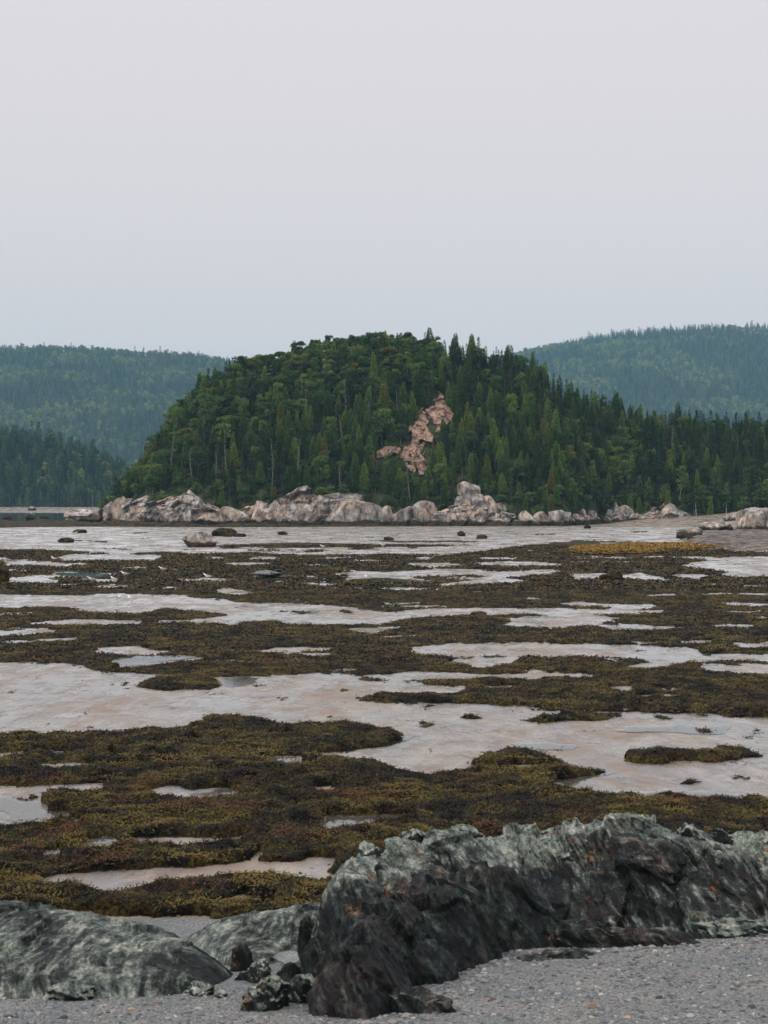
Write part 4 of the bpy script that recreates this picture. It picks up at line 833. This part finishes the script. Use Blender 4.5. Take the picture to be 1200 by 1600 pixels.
def broad(seed, h=8., R=2.2, n=2800, mat='broad', el=1.0):
    r = np.random.default_rng(seed); k = 22; ctr = []
    for i in range(k):
        a = r.uniform(0, 6.283); q = r.uniform(0, .85) * R; ctr.append((np.cos(a) * q, np.sin(a) * q, h * (r.uniform(.40, .92) - .22 * (q / R) ** 2)))
    ctr = np.array(ctr); ctr[0] = (0, 0, h * .86); rad = R * r.uniform(.16, .38, k)
    j = r.integers(0, k, n); u = r.normal(size=(n, 3)); u /= np.linalg.norm(u, axis=1)[:, None]; u[:, 2] = np.where(u[:, 2] < -.4, -u[:, 2] * .5, u[:, 2])
    c = ctr[j] + u * (rad[j] * r.uniform(.45, 1.25, n))[:, None]; d = u + r.normal(0, .8, (n, 3)); d[:, 2] -= .2
    return crown_mesh('broadleaf_crown', kite(c, d, r.normal(size=(n, 3)), .36 * el * r.uniform(.7, 1.3, n), np.full(n, .27 * el)), tints(r, n, .62, 1.25), M[mat])
def trunk_mesh(seed, h, r0, mat, limbs=0, top=.96, spread=1.2):
    r = np.random.default_rng(seed); b = r.normal(0, .05 * h / 8, 2); t = np.linspace(0, 1, 6)
    pts = np.stack([b[0] * np.sin(t * 4), b[1] * np.sin(t * 3), t * h * top - .5 * (t == 0)], 1); parts = [tube(pts, r0 * (1 - t * .88), 6)]
    for i in range(limbs):
        z = h * r.uniform(.28, .75); a = r.uniform(0, 6.283); l = spread * r.uniform(.5, 1.1); p0 = np.array([0, 0, z]); d = np.array([np.cos(a), np.sin(a), r.uniform(.3, 1.2)])
        parts.append(tube([p0, p0 + d * l * .5, p0 + d * l + [0, 0, .2 * l]], [r0 * .42, r0 * .3, r0 * .08], 4))
    v, f = join(parts); return mesh('trunk', v, f, mat)
def dead_mesh(seed, h):
    r = np.random.default_rng(seed); t = np.linspace(0, 1, 7); pts = np.stack([.12 * np.sin(t * 5 + seed), .1 * np.sin(t * 4), t * h], 1); P = [tube(pts, .12 * (1 - .8 * t), 6)]
    Bp = []
    for i in range(16):
        z = h * r.uniform(.3, .97); a = r.uniform(0, 6.283); l = r.uniform(.5, 1.5) * (1.2 - z / h); d = np.array([np.cos(a), np.sin(a), r.uniform(-.4, .5)])
        Bp.append(tube([[0, 0, z], np.array([0, 0, z]) + d * l * .6, np.array([0, 0, z]) + d * l + [0, 0, -.12]], [.05, .03, .012], 4))
    return mesh('dead_trunk', *join(P), M['dead']), mesh('dead_branches', *join(Bp), M['dead'])
PROTO = {'spruce': [], 'cedar': [], 'broad': [], 'birch': []}
for i, (h, R, ba, de) in enumerate([(10, 1.5, .10, 1), (11.5, 1.45, .16, .9), (9, 1.35, .08, 1), (12, 1.6, .25, .72), (10.5, 1.25, .3, .62), (8.5, 1.6, .06, 1)]):
    PROTO['spruce'].append((spruce(60 + i, h, R, ba, de), trunk_mesh(70 + i, h, .15, M['bark'], 3, spread=.9), h))
for i, (h, R) in enumerate([(9, 1.5), (10, 1.45), (7.5, 1.55), (8.5, 1.25), (10.5, 1.7)]):
    PROTO['cedar'].append((cedar(80 + i, h, R), trunk_mesh(90 + i, h, .14, M['bark'], 0, .8), h))
for i, (h, R) in enumerate([(8, 2.2), (7, 2.3), (9, 2.1), (7.5, 1.9), (8.5, 2.5)]):
    PROTO['broad'].append((broad(100 + i, h, R), trunk_mesh(110 + i, h, .15, M['bark'], 6, .8, 1.7), h))
for i, (h, R) in enumerate([(10, 1.5), (9, 1.3), (11, 1.6)]):
    PROTO['birch'].append((broad(120 + i, h, R, 1300), trunk_mesh(130 + i, h, .13, M['birch'], 6, .85, 1.3), h))
DEAD = [dead_mesh(140 + i, h) + (h,) for i, h in enumerate((8, 9.5, 7))]

def place(name, pr, X, Y, z, s, kids=('trunk', 'crown'), tilt=0.0):
    e = obj(name, None, loc=(X, Y, z)); e.rotation_euler = (random.uniform(-.07, .07) + tilt, random.uniform(-.07, .07), random.uniform(0, 6.283)); sx_ = s * random.uniform(.85, 1.5)
    e.scale = (sx_, sx_, s); e.empty_display_size = .3
    obj(kids[0], pr[1], e); obj(kids[1], pr[0], e); return e

# darts over the visible slope
r = np.random.default_rng(21); pts = []; cell = {}
cand_s = r.uniform(140, 1330, 44000); cand_t = r.uniform(.03, 1.14, 44000)
allcliff = CLIFF
keepout = [(x0, x1, y0, y1) for x0, x1, y0, y1, l in SH if y0 < 792]
for s, t in zip(cand_s, cand_t):
    Y = float(Y0f(np.array(s)) + t * (Yrf(np.array(s)) - Y0f(np.array(s)))); X = (s - CX) / F * Y
    md = 1.75 if t < .3 else 1.9
    key = (int(X // 3), int(Y // 3)); ok = True
    for a in (-1, 0, 1):
        for b in (-1, 0, 1):
            for (x2, y2) in cell.get((key[0] + a, key[1] + b), ()):
                if (x2 - X) ** 2 + (y2 - Y) ** 2 < md * md: ok = False; break
    if not ok: continue
    cell.setdefault(key, []).append((X, Y)); pts.append((s, t, X, Y))
S = np.array([p[0] for p in pts]); Tt = np.array([p[1] for p in pts]); Xp = np.array([p[2] for p in pts]); Yp = np.array([p[3] for p in pts]); Zp = hill_z(S, Yp)
trees = []
def slope_species(s, t, py):
    g = float(noise(np.array([[s * .016, py * .016, 3.3]]))[0]) * .9 + r.normal(0, .28)
    if s > 1000: w_ = dict(spruce=.66, cedar=.16, broad=.18 if t < .4 else .05)
    elif 430 < s < 690 and t > .62: w_ = dict(spruce=.03, cedar=.12, broad=.85)
    elif s > 690 and t > .6: w_ = dict(spruce=.72, cedar=.2, broad=.08)
    elif 660 < s < 880: w_ = dict(spruce=.15, cedar=.78, broad=.07)
    elif s >= 880: w_ = dict(spruce=.4, cedar=.22, broad=.38)
    elif s < 430 and t > .45: w_ = dict(spruce=.25, cedar=.15, broad=.6)
    elif s < 330: w_ = dict(spruce=.5, cedar=.14, broad=.36)
    elif t < .5: w_ = dict(spruce=.34, cedar=.52, broad=.14)
    else: w_ = dict(spruce=.34, cedar=.3, broad=.36)
    k = list(w_); p = np.array([w_[x] for x in k]); p = p * np.exp(np.array([.9 * g, 0, -.9 * g])); p /= p.sum()
    return k[int(r.choice(3, p=p))]
for s, t, X, Y, z in zip(S, Tt, Xp, Yp, Zp):
    px, py = proj(X, Y, z)
    if z < 1.2: continue
    sp = slope_species(s, t, py); pr = PROTO[sp][int(r.integers(len(PROTO[sp])))]; scl = r.uniform(.46, .84) * (.86 if t > .7 and sp == 'spruce' else 1) * (.82 if t < .2 else 1)
    cl = float(np.interp(s, CAN[:, 0], CAN[:, 1]))
    if cl > 690: scl *= .8
    for shrink in (1, .6, .38):
     hpx = pr[2] * scl * shrink * F / Y; bad = False
     yy = np.linspace(py - hpx * .62, py - hpx * .08, 8); wid = hpx * .02
     for p, _ in CLIFF:
         for dx in (-wid, 0, wid):
             if inpoly(p, np.full(8, px + dx), yy).any(): bad = True
     for (x0, x1, y0, y1) in keepout:
         if x0 - 2 < px < x1 + 2 and py > y0 + 6 and py - hpx < y1 and Y < 362: bad = True
     if not bad: break
    if bad: continue
    scl *= shrink
    trees.append([sp, pr, X, Y, z, scl, px, py, t, s])
# how much of each one shows: crowns of nearer trees hide the further ones
trees.sort(key=lambda q: q[3]); occ = np.zeros((400, 1500), bool); 
for q in trees:
    h = q[1][2] * q[5] * F / q[3]; wd = max(3, h * .26); x0 = int(q[6] - wd / 2) + 100; y1 = int(q[7]) - 480; y0 = int(q[7] - h) - 480
    y0 = max(0, y0); y1 = max(y0 + 1, min(399, y1)); x0 = max(0, x0); x1 = min(1499, int(x0 + wd))
    inframe = -20 < q[6] < 1220
    sub_ = occ[y0:y1, x0:x1]; q.append(float((~sub_).sum()) if inframe and sub_.size else 0.0); sub_[:] = True
lim = {}
for sp in ('spruce', 'cedar', 'broad'):
    v = sorted([q[10] for q in trees if q[0] == sp], reverse=True); lim[sp] = v[min(len(v) - 1, 285)] if v else 0
ZN = [(0, 250, "left island tip"), (250, 345, 'tall rounded pink rock'), (345, 430, 'dark cleft boulder'), (430, 530, 'left whaleback half'), (530, 620, 'right whaleback half'), (620, 705, 'dark domed boulder'), (705, 800, 'boulder stack'), (800, 890, 'three right boulders'), (890, 990, 'pink cove rock'), (990, 1080, 'brown cove bank'), (1080, 2000, 'right edge rock')]
BN = [(-1, .2, 'in the shore row'), (.2, .45, 'on the lower slope'), (.45, .72, 'on the upper slope'), (.72, 9, 'near the skyline')]
NM = dict(spruce=('spruce_tree', 'pointed spruce', 'spruce tree'), cedar=('cedar_tree', 'bushy cedar', 'cedar tree'), broad=('broadleaf_tree', 'rounded leafy tree', 'broadleaf tree'))
cells = defaultdict(list); rest = []
for q in trees:
    if q[10] > 0 and q[10] >= lim[q[0]]:
        zn = next(n for a, b, n in ZN if a <= q[6] < b); bn = next(n for a, b, n in BN if a <= q[8] < b); cells[(q[0], zn, bn)].append(q)
    else: rest.append(q)
for (sp, zn, bn), qs in cells.items():
    qs.sort(key=lambda q: q[6])
    for i, q in enumerate(qs):
        o = place(NM[sp][0], q[1], q[2], q[3], q[4] - .2, q[5]); base = NM[sp][1]
        lb = f"{ORD[min(i, 38)]} {base} from left, {bn} above the {zn}" if len(qs) > 1 else f"only {base} {bn} above the {zn}"
        tag(o, lb, NM[sp][2], f'{base}s {bn} above the {zn}')

# pale stemmed birches at the right shore, standing dead trees, fallen trunks
BI = [(1010, 792), (1040, 794), (1062, 796), (1088, 797), (1100, 798), (1118, 798), (1135, 797), (1152, 798), (1168, 798), (1184, 798), (1198, 799), (925, 790), (942, 792)]
for i, (x, y) in enumerate(BI):
    s_ = np.array(float(x)); Y = float(Y0f(s_)) + 3 + (i % 3) * 1.6; z = float(hill_z(s_, np.array(Y))); pr = PROTO['birch'][i % 3]
    o = place('birch_tree', pr, (x - CX) / F * Y, Y, z - .2, random.uniform(.75, .95))
    tag(o, f"{ORD[i]} pale stemmed birch from the cove going right" if x > 1000 else ('left' if x < 930 else 'right') + ' one of two pale stemmed birches behind the cove', 'birch tree', 'pale stemmed birches by the cove')
DE = [(318, 690), (268, 735), (302, 742), (340, 742), (355, 720), (426, 742), (466, 735), (533, 760), (535, 690), (540, 640), (472, 612), (505, 600), (480, 655), (578, 660), (622, 640), (852, 660), (906, 640), (946, 700), (968, 720), (1050, 700), (1108, 700), (1150, 720), (745, 610), (640, 765)]
cd = defaultdict(list)
for x, y in DE: cd[next(n for a, b, n in ZN if a <= x < b)].append((x, y))
for zn, L_ in cd.items():
    for i, (x, y) in enumerate(sorted(L_)):
        P = on_hill(x, y + 14); pr = DEAD[(x + y) % 3]
        o = place('dead_tree', (pr[1], pr[0]), P[0], P[1] - 1.0, P[2] - .3, random.uniform(.85, 1.15), ('trunk', 'branches')); o.children[1]['kind'] = 'stuff'
        tag(o, (f'{ORD[i]} grey bare dead tree from the left above the {zn}' if len(L_) > 1 else f'single grey bare dead tree above the {zn}'), 'dead tree', 'standing dead trees on the island')
for i, (x, y, tl, lb) in enumerate([(1045, 800, 1.0, 'fallen dead tree leaning over the brown cove bank'), (1028, 802, -.9, 'grey fallen trunk on the left side of the brown bank'), (1000, 806, 1.25, 'grey driftwood trunk lying by the cove sand')]):
    Y = shoreY(x) + 2; z = float(hill_z(np.array(float(x)), np.array(Y + 2))) + 1; pr = DEAD[i]
    o = place('fallen_tree', (pr[1], pr[0]), (x - CX) / F * Y, Y, max(z, 1.2), .6, ('trunk', 'branches')); o.children[1]['kind'] = 'stuff'; o.rotation_euler = (.2, tl, .3)
    tag(o, lb, 'dead tree')
# shrubs along the bank behind the rocks
for zn_i, (a, b, zn) in enumerate(ZN):
    a, b = max(a, 165), min(b, 1215); n = max(2, int((b - a) / 11))
    for i in range(min(n, 20)):
        n = min(n, 20); x = a + (b - a) * (i + random.uniform(.2, .8)) / n; Y = float(Y0f(np.array(x))) + random.uniform(3.5, 7.5); z = float(hill_z(np.array(x), np.array(Y)))
        pr = PROTO['broad'][i % 5]; o = place('shrub', pr, (x - CX) / F * Y, Y, z - 1.0, random.uniform(.28, .5), ('stems', 'foliage'))
        tag(o, f'{ORD[i]} low leafy shrub from the left, behind the {zn}', 'shrub', 'shrubs along the island bank')

# ------------------------------------------------------------------ woods that read as one mass: geometry-node forests
def gn_forest(name, P, rot, scl, idx, meshes, label):
    pc = bpy.data.collections.new(name + '_kinds')
    for i, m_ in enumerate(meshes):
        pc.objects.link(bpy.data.objects.new('%s_kind_%02d' % (name, i), m_))
    me = bpy.data.meshes.new(name); me.vertices.add(len(P)); me.vertices.foreach_set('co', np.asarray(P, np.float32).ravel())
    for nm, ty, val in (('rot', 'FLOAT', rot), ('scl', 'FLOAT', scl)):
        a = me.attributes.new(nm, ty, 'POINT'); a.data.foreach_set('value', np.asarray(val, np.float32))
    a = me.attributes.new('idx', 'INT', 'POINT'); a.data.foreach_set('value', np.asarray(idx, np.int32))
    g = bpy.data.node_groups.new(name, 'GeometryNodeTree')
    g.interface.new_socket('Geometry', in_out='INPUT', socket_type='NodeSocketGeometry'); g.interface.new_socket('Geometry', in_out='OUTPUT', socket_type='NodeSocketGeometry')
    N = g.nodes; gi = N.new('NodeGroupInput'); go = N.new('NodeGroupOutput'); ip = N.new('GeometryNodeInstanceOnPoints'); ci = N.new('GeometryNodeCollectionInfo')
    ci.inputs['Collection'].default_value = pc; ci.inputs['Separate Children'].default_value = True; ci.inputs['Reset Children'].default_value = True
    def attr(n_, t):
        x = N.new('GeometryNodeInputNamedAttribute'); x.data_type = t; x.inputs['Name'].default_value = n_; return [o for o in x.outputs if o.enabled][0]
    cx_ = N.new('ShaderNodeCombineXYZ'); g.links.new(attr('rot', 'FLOAT'), cx_.inputs[2])
    e2r = N.new('FunctionNodeEulerToRotation'); g.links.new(cx_.outputs[0], e2r.inputs[0])
    g.links.new(gi.outputs[0], ip.inputs['Points']); g.links.new(ci.outputs[0], ip.inputs['Instance']); ip.inputs['Pick Instance'].default_value = True
    g.links.new(attr('idx', 'INT'), ip.inputs['Instance Index']); g.links.new(e2r.outputs[0], ip.inputs['Rotation']); g.links.new(attr('scl', 'FLOAT'), ip.inputs['Scale'])
    g.links.new(ip.outputs[0], go.inputs[0])
    o = obj(name, me); md = o.modifiers.new('forest', 'NODES'); md.node_group = g
    tag(o, label, 'forest', kind='stuff'); return o
kinds = [m_[0] for sp in ('spruce', 'cedar', 'broad') for m_ in PROTO[sp]]; kidx = {id(m_): i for i, m_ in enumerate(kinds)}
kmap = {m_.name: i for i, m_ in enumerate(kinds)}
if rest:
    gn_forest('island_woods', [(q[2], q[3], q[4] - .2) for q in rest], r.uniform(0, 6.28, len(rest)), [q[5] for q in rest], [kmap[q[1][0].name] for q in rest], kinds, 'remaining dense woods filling in the island between nearer trees')

# far hills
fk = [spruce(160, 12, 1.9, .08, 1, 'far', 2.0), spruce(161, 13, 1.7, .12, .9, 'far', 2.0), spruce(162, 11, 2.0, .06, 1, 'far', 2.2), cedar(163, 11, 2.0, 420, 'far', 2.2), broad(164, 9, 2.9, 520, 'far_b', 2.0), broad(165, 8.5, 3.2, 520, 'far_b', 2.0), broad(166, 10, 2.7, 520, 'far_b', 2.0)]
def far_hill(name, ridge, Ya, Yb, tree_h, s0, s1, spacing, seed, label, mix_, zfoot=-2, back=1.12, shape=.75, rough=12.):
    rg = np.array(ridge, float)
    def hz(s, Y):
        X = (s - CX) / F * Y; zr = CH + (HY - np.interp(s, rg[:, 0], rg[:, 1])) * Yb / F - tree_h
        t = (Y - Ya) / (Yb - Ya); tt = np.clip(t, 0, 1)
        z = zfoot + (zr - zfoot) * (shape * tt + (1 - shape) * tt * tt * (3 - 2 * tt)) - np.maximum(t - 1, 0) * zr * 1.3 - np.maximum(-t, 0) * 40
        return z + rough * (n2(X, Y, 6.0 / (Yb - Ya)) + .5 * n2(X, Y, 16. / (Yb - Ya))) * sstep(0, .25, t) * sstep(1.05, .75, t)
    st = np.linspace(s0 - 30, s1 + 30, 150); tY = np.linspace(Ya - .03 * (Yb - Ya), Ya + back * (Yb - Ya), 110); Yg, Sg = np.meshgrid(tY, st, indexing='ij')
    tag(obj(name, mesh(name, np.stack([(Sg - CX) / F * Yg, Yg, hz(Sg, Yg)], -1).reshape(-1, 3), grid_faces(110, 150), M['floor'])), kind='structure')
    q = np.random.default_rng(seed); area = (s1 - s0) / F * ((Ya + 1.1 * (Yb - Ya)) ** 2 - Ya ** 2) / 2; n = int(area / spacing ** 2)
    Y = np.sqrt(q.uniform(Ya ** 2, (Ya + 1.1 * (Yb - Ya)) ** 2, n)); s = q.uniform(s0, s1, n); z = hz(s, Y); X = (s - CX) / F * Y
    g = 1.3 * n2(X, Y, 11. / (Yb - Ya), 2) + .5 * n2(X, Y, 40. / (Yb - Ya), 3) + q.normal(0, .2, n) + mix_
    idx = np.where(g > .12, q.integers(4, 7, n), q.integers(0, 4, n)); scl = q.uniform(.6, 1.15, n) * np.where(q.random(n) < .05, 1.35, 1)
    return X, Y, z, q.uniform(0, 6.28, n), scl, idx, hz
RL = [(-250, 545), (-100, 540), (0, 541), (60, 538), (130, 540), (200, 545), (260, 548), (320, 553), (360, 560), (450, 585), (600, 640), (720, 660)]
X, Y, z, ro, s_, ix, _h = far_hill('left_hill', RL, 1750, 2900, 12, -220, 520, 7.4, 31, '', .08)
gn_forest('left_hill_forest', np.stack([X, Y, z - .4], 1), ro, s_ * 1.35, ix, fk, 'hazy mixed forest covering the far hill on the left')
RR = [(640, 640), (720, 585), (780, 555), (820, 545), (860, 537), (900, 528), (960, 519), (1020, 513), (1100, 507), (1200, 507), (1300, 510), (1450, 520)]
X, Y, z, ro, s_, ix, _h = far_hill('right_hill', RR, 2000, 3300, 13, 680, 1400, 8.0, 32, '', .0)
gn_forest('right_hill_forest', np.stack([X, Y, z - .4], 1), ro, s_ * 1.45, ix, fk, 'hazy blue green forest covering the far hill on the right')
RM = [(-300, 645), (-60, 648), (0, 656), (60, 666), (100, 676), (150, 694), (185, 714), (230, 742), (290, 775), (420, 782)]
X, Y, z, ro, s_, ix, _h = far_hill('left_ridge', RM, 905, 1010, 11, -280, 330, 3.9, 33, '', -.45, zfoot=.3, rough=1.5)
px_, py_ = proj(X, Y, z); front = (Y < 921) & (px_ > -5) & (px_ < 215); order = np.argsort(px_)
fi = [i for i in order if front[i]]
gn_forest('left_ridge_forest', np.stack([X, Y, z - .4], 1)[~front], ro[~front], s_[~front], ix[~front], fk, 'dense spruce wood on the low ridge at the far left')
tk = trunk_mesh(170, 11, .22, M['birch'], 0, .8)
fi = fi[:280]; per = max(1, len(fi))
cells = defaultdict(list)
for i in fi: cells[('leftmost', 'second', 'third', 'fourth', 'rightmost')[min(4, int((px_[i] + 15) / 46))]].append(i)
for zn, L_ in cells.items():
    for k_, i in enumerate(L_):
        m_ = fk[ix[i]]; o = place('ridge_tree', (m_, tk), X[i], Y[i], z[i] - .4, float(s_[i]) * 1.05)
        tag(o, f'{ORD[min(k_, 38)]} tree from left, front row of far left ridge, {zn} fifth of it', 'tree', f'front row of the far left ridge, {zn} fifth')
# pale beach below the ridge
bs = np.arange(-320, 420, 10.0); by = np.arange(760, 925, 5.0); Yg, Sg = np.meshgrid(by, bs, indexing='ij')
tag(obj('far_beach', mesh('far_beach', np.stack([(Sg - CX) / F * Yg, Yg, -.15 + 1.6 * sstep(800, 915, Yg) + .1 * n2((Sg - CX) / F * Yg, Yg, .05)], -1).reshape(-1, 3), grid_faces(len(by), len(bs)), M['sand'])), kind='structure')
v = np.array([(-260, 800.0), (250, 802), (250, 813), (-260, 817)]); q = [at(x, max(y, 798.5), .02) for x, y in v]
me = bpy.data.meshes.new('channel_water'); me.from_pydata([tuple(p) for p in q], [], [[3, 2, 1, 0]]); me.materials.append(M['water']); tag(obj('channel_water', me), kind='structure')

# ------------------------------------------------------------------ gulls
def gull_parts():
    prof = [(-.30, .23, .012, .012), (-.24, .235, .035, .028), (-.14, .24, .07, .06), (-.02, .245, .085, .085), (.09, .265, .08, .085), (.16, .31, .055, .06), (.19, .355, .042, .042), (.215, .385, .045, .045), (.25, .39, .036, .038), (.275, .383, .012, .014)]
    V, n = [], 10
    for y, z, rx, rz in prof:
        th = np.arange(n) / n * 2 * np.pi; V.append(np.stack([rx * np.cos(th), np.full(n, y), z + rz * np.sin(th)], 1))
    Fc = [[i * n + j, i * n + (j + 1) % n, (i + 1) * n + (j + 1) % n, (i + 1) * n + j] for i in range(len(prof) - 1) for j in range(n)]
    body = mesh('gull_body', np.concatenate(V), np.array(Fc), M['white'])
    wings = []
    for sg_ in (-1, 1):
        b = []
        for y, z, hh, x in [(.10, .27, .035, .075), (.02, .275, .06, .092), (-.10, .27, .05, .082), (-.24, .26, .03, .05), (-.38, .25, .006, .015)]:
            b += [(sg_ * x * .75, y, z + hh), (sg_ * (x + .012), y, z), (sg_ * x * .85, y, z - hh * .6)]
        f = [[i * 3 + j, i * 3 + j + 1, i * 3 + j + 4, i * 3 + j + 3] for i in range(4) for j in range(2)]
        wings.append(mesh('gull_wing', np.array(b), np.array(f), M['grey']))
    bill = mesh('gull_bill', *tube([(0, .27, .383), (0, .31, .378), (0, .335, .366)], [.013, .010, .003], 5), M['yellow'])
    legs = [mesh('gull_leg', *tube([(sg_ * .03, .0, .18), (sg_ * .03, .01, .09), (sg_ * .03, .0, .0), (sg_ * .03, .05, .004)], [.010, .007, .007, .012], 5), M['yellow']) for sg_ in (-1, 1)]
    return body, wings, bill, legs
gb, gw, gbill, gl = gull_parts()
GU = [(575, 908, 'gull standing in the pool in the middle of the flat'), (183, 941, 'left one of two gulls on the long sand strip'), (206, 943, 'right one of two gulls on the long sand strip'), (254, 894, 'gull on the seaweed right of the blue pool'), (195, 902, 'gull on the seaweed above the blue pool end'), (178, 911, 'gull at the right end of the blue pool'), (143, 911, 'gull at the near side of the blue pool'), (84, 877, 'gull at the left end of the upper bright pool'),
 (324, 906, 'gull on the small sandy gap left of the grey slab'), (198, 858, 'gull by the far edge of the seaweed, left of the tan topped boulder'), (217, 858, 'gull nearest the tan topped boulder on its left'), (395, 852, 'gull by the thin seaweed line below the stepped rock'), (504, 857, 'gull on the far sand below the whaleback slab'), (598, 855, 'gull on the far seaweed line below the whaleback end'), (667, 844, 'gull on the far flat below the domed boulder'), (541, 838, 'gull far out below the whaleback slab'), (407, 829, 'gull close to the weedy reef'), (174, 827, 'gull at the edge of the weedy reef'),
 (935, 831, 'left gull on the bright cove water edge'), (1043, 831, 'right gull beside the whale shaped boulder')] + [(x, y, None) for x, y in [(18, 837), (34, 836), (45, 833), (60, 838), (68, 840), (82, 834), (93, 838), (104, 839), (118, 835), (128, 838), (150, 842), (160, 840)]]
gi_ = 0
for x, y, lb in GU:
    p = at(x, y, .03); e = obj('gull', None, loc=p); s = 1.15; e.scale = (s, s, s); e.rotation_euler = (0, 0, random.choice([1.3, -1.4, 1.8, -1.8, 1.0]) + random.uniform(-.3, .3))
    obj('body', gb, e); obj('bill', gbill, e)
    for w_ in gw: obj('wing', w_, e)
    for l_ in gl: obj('leg', l_, e)
    if lb is None: lb = f'{ORD[gi_]} tiny gull from the left in the distant flock on the flat'; gi_ += 1
    tag(e, lb, 'gull', 'white gulls on the tidal flat')

# ------------------------------------------------------------------ air
bmh = bmesh.new(); bmesh.ops.create_cube(bmh, size=1)
me = bpy.data.meshes.new('haze'); bmh.to_mesh(me); bmh.free()
hz = bpy.data.materials.new('haze_air'); hz.use_nodes = True; t = hz.node_tree; t.nodes.clear()
ho = t.nodes.new('ShaderNodeOutputMaterial'); pv = t.nodes.new('ShaderNodeVolumePrincipled')
pv.inputs['Color'].default_value = (.37, .70, .94, 1); pv.inputs['Density'].default_value = .000112; pv.inputs['Anisotropy'].default_value = .0
t.links.new(pv.outputs[0], ho.inputs['Volume']); me.materials.append(hz)
o = obj('haze', me, loc=(0, 2950, 205)); o.scale = (16000, 6300, 430); tag(o, kind='stuff')
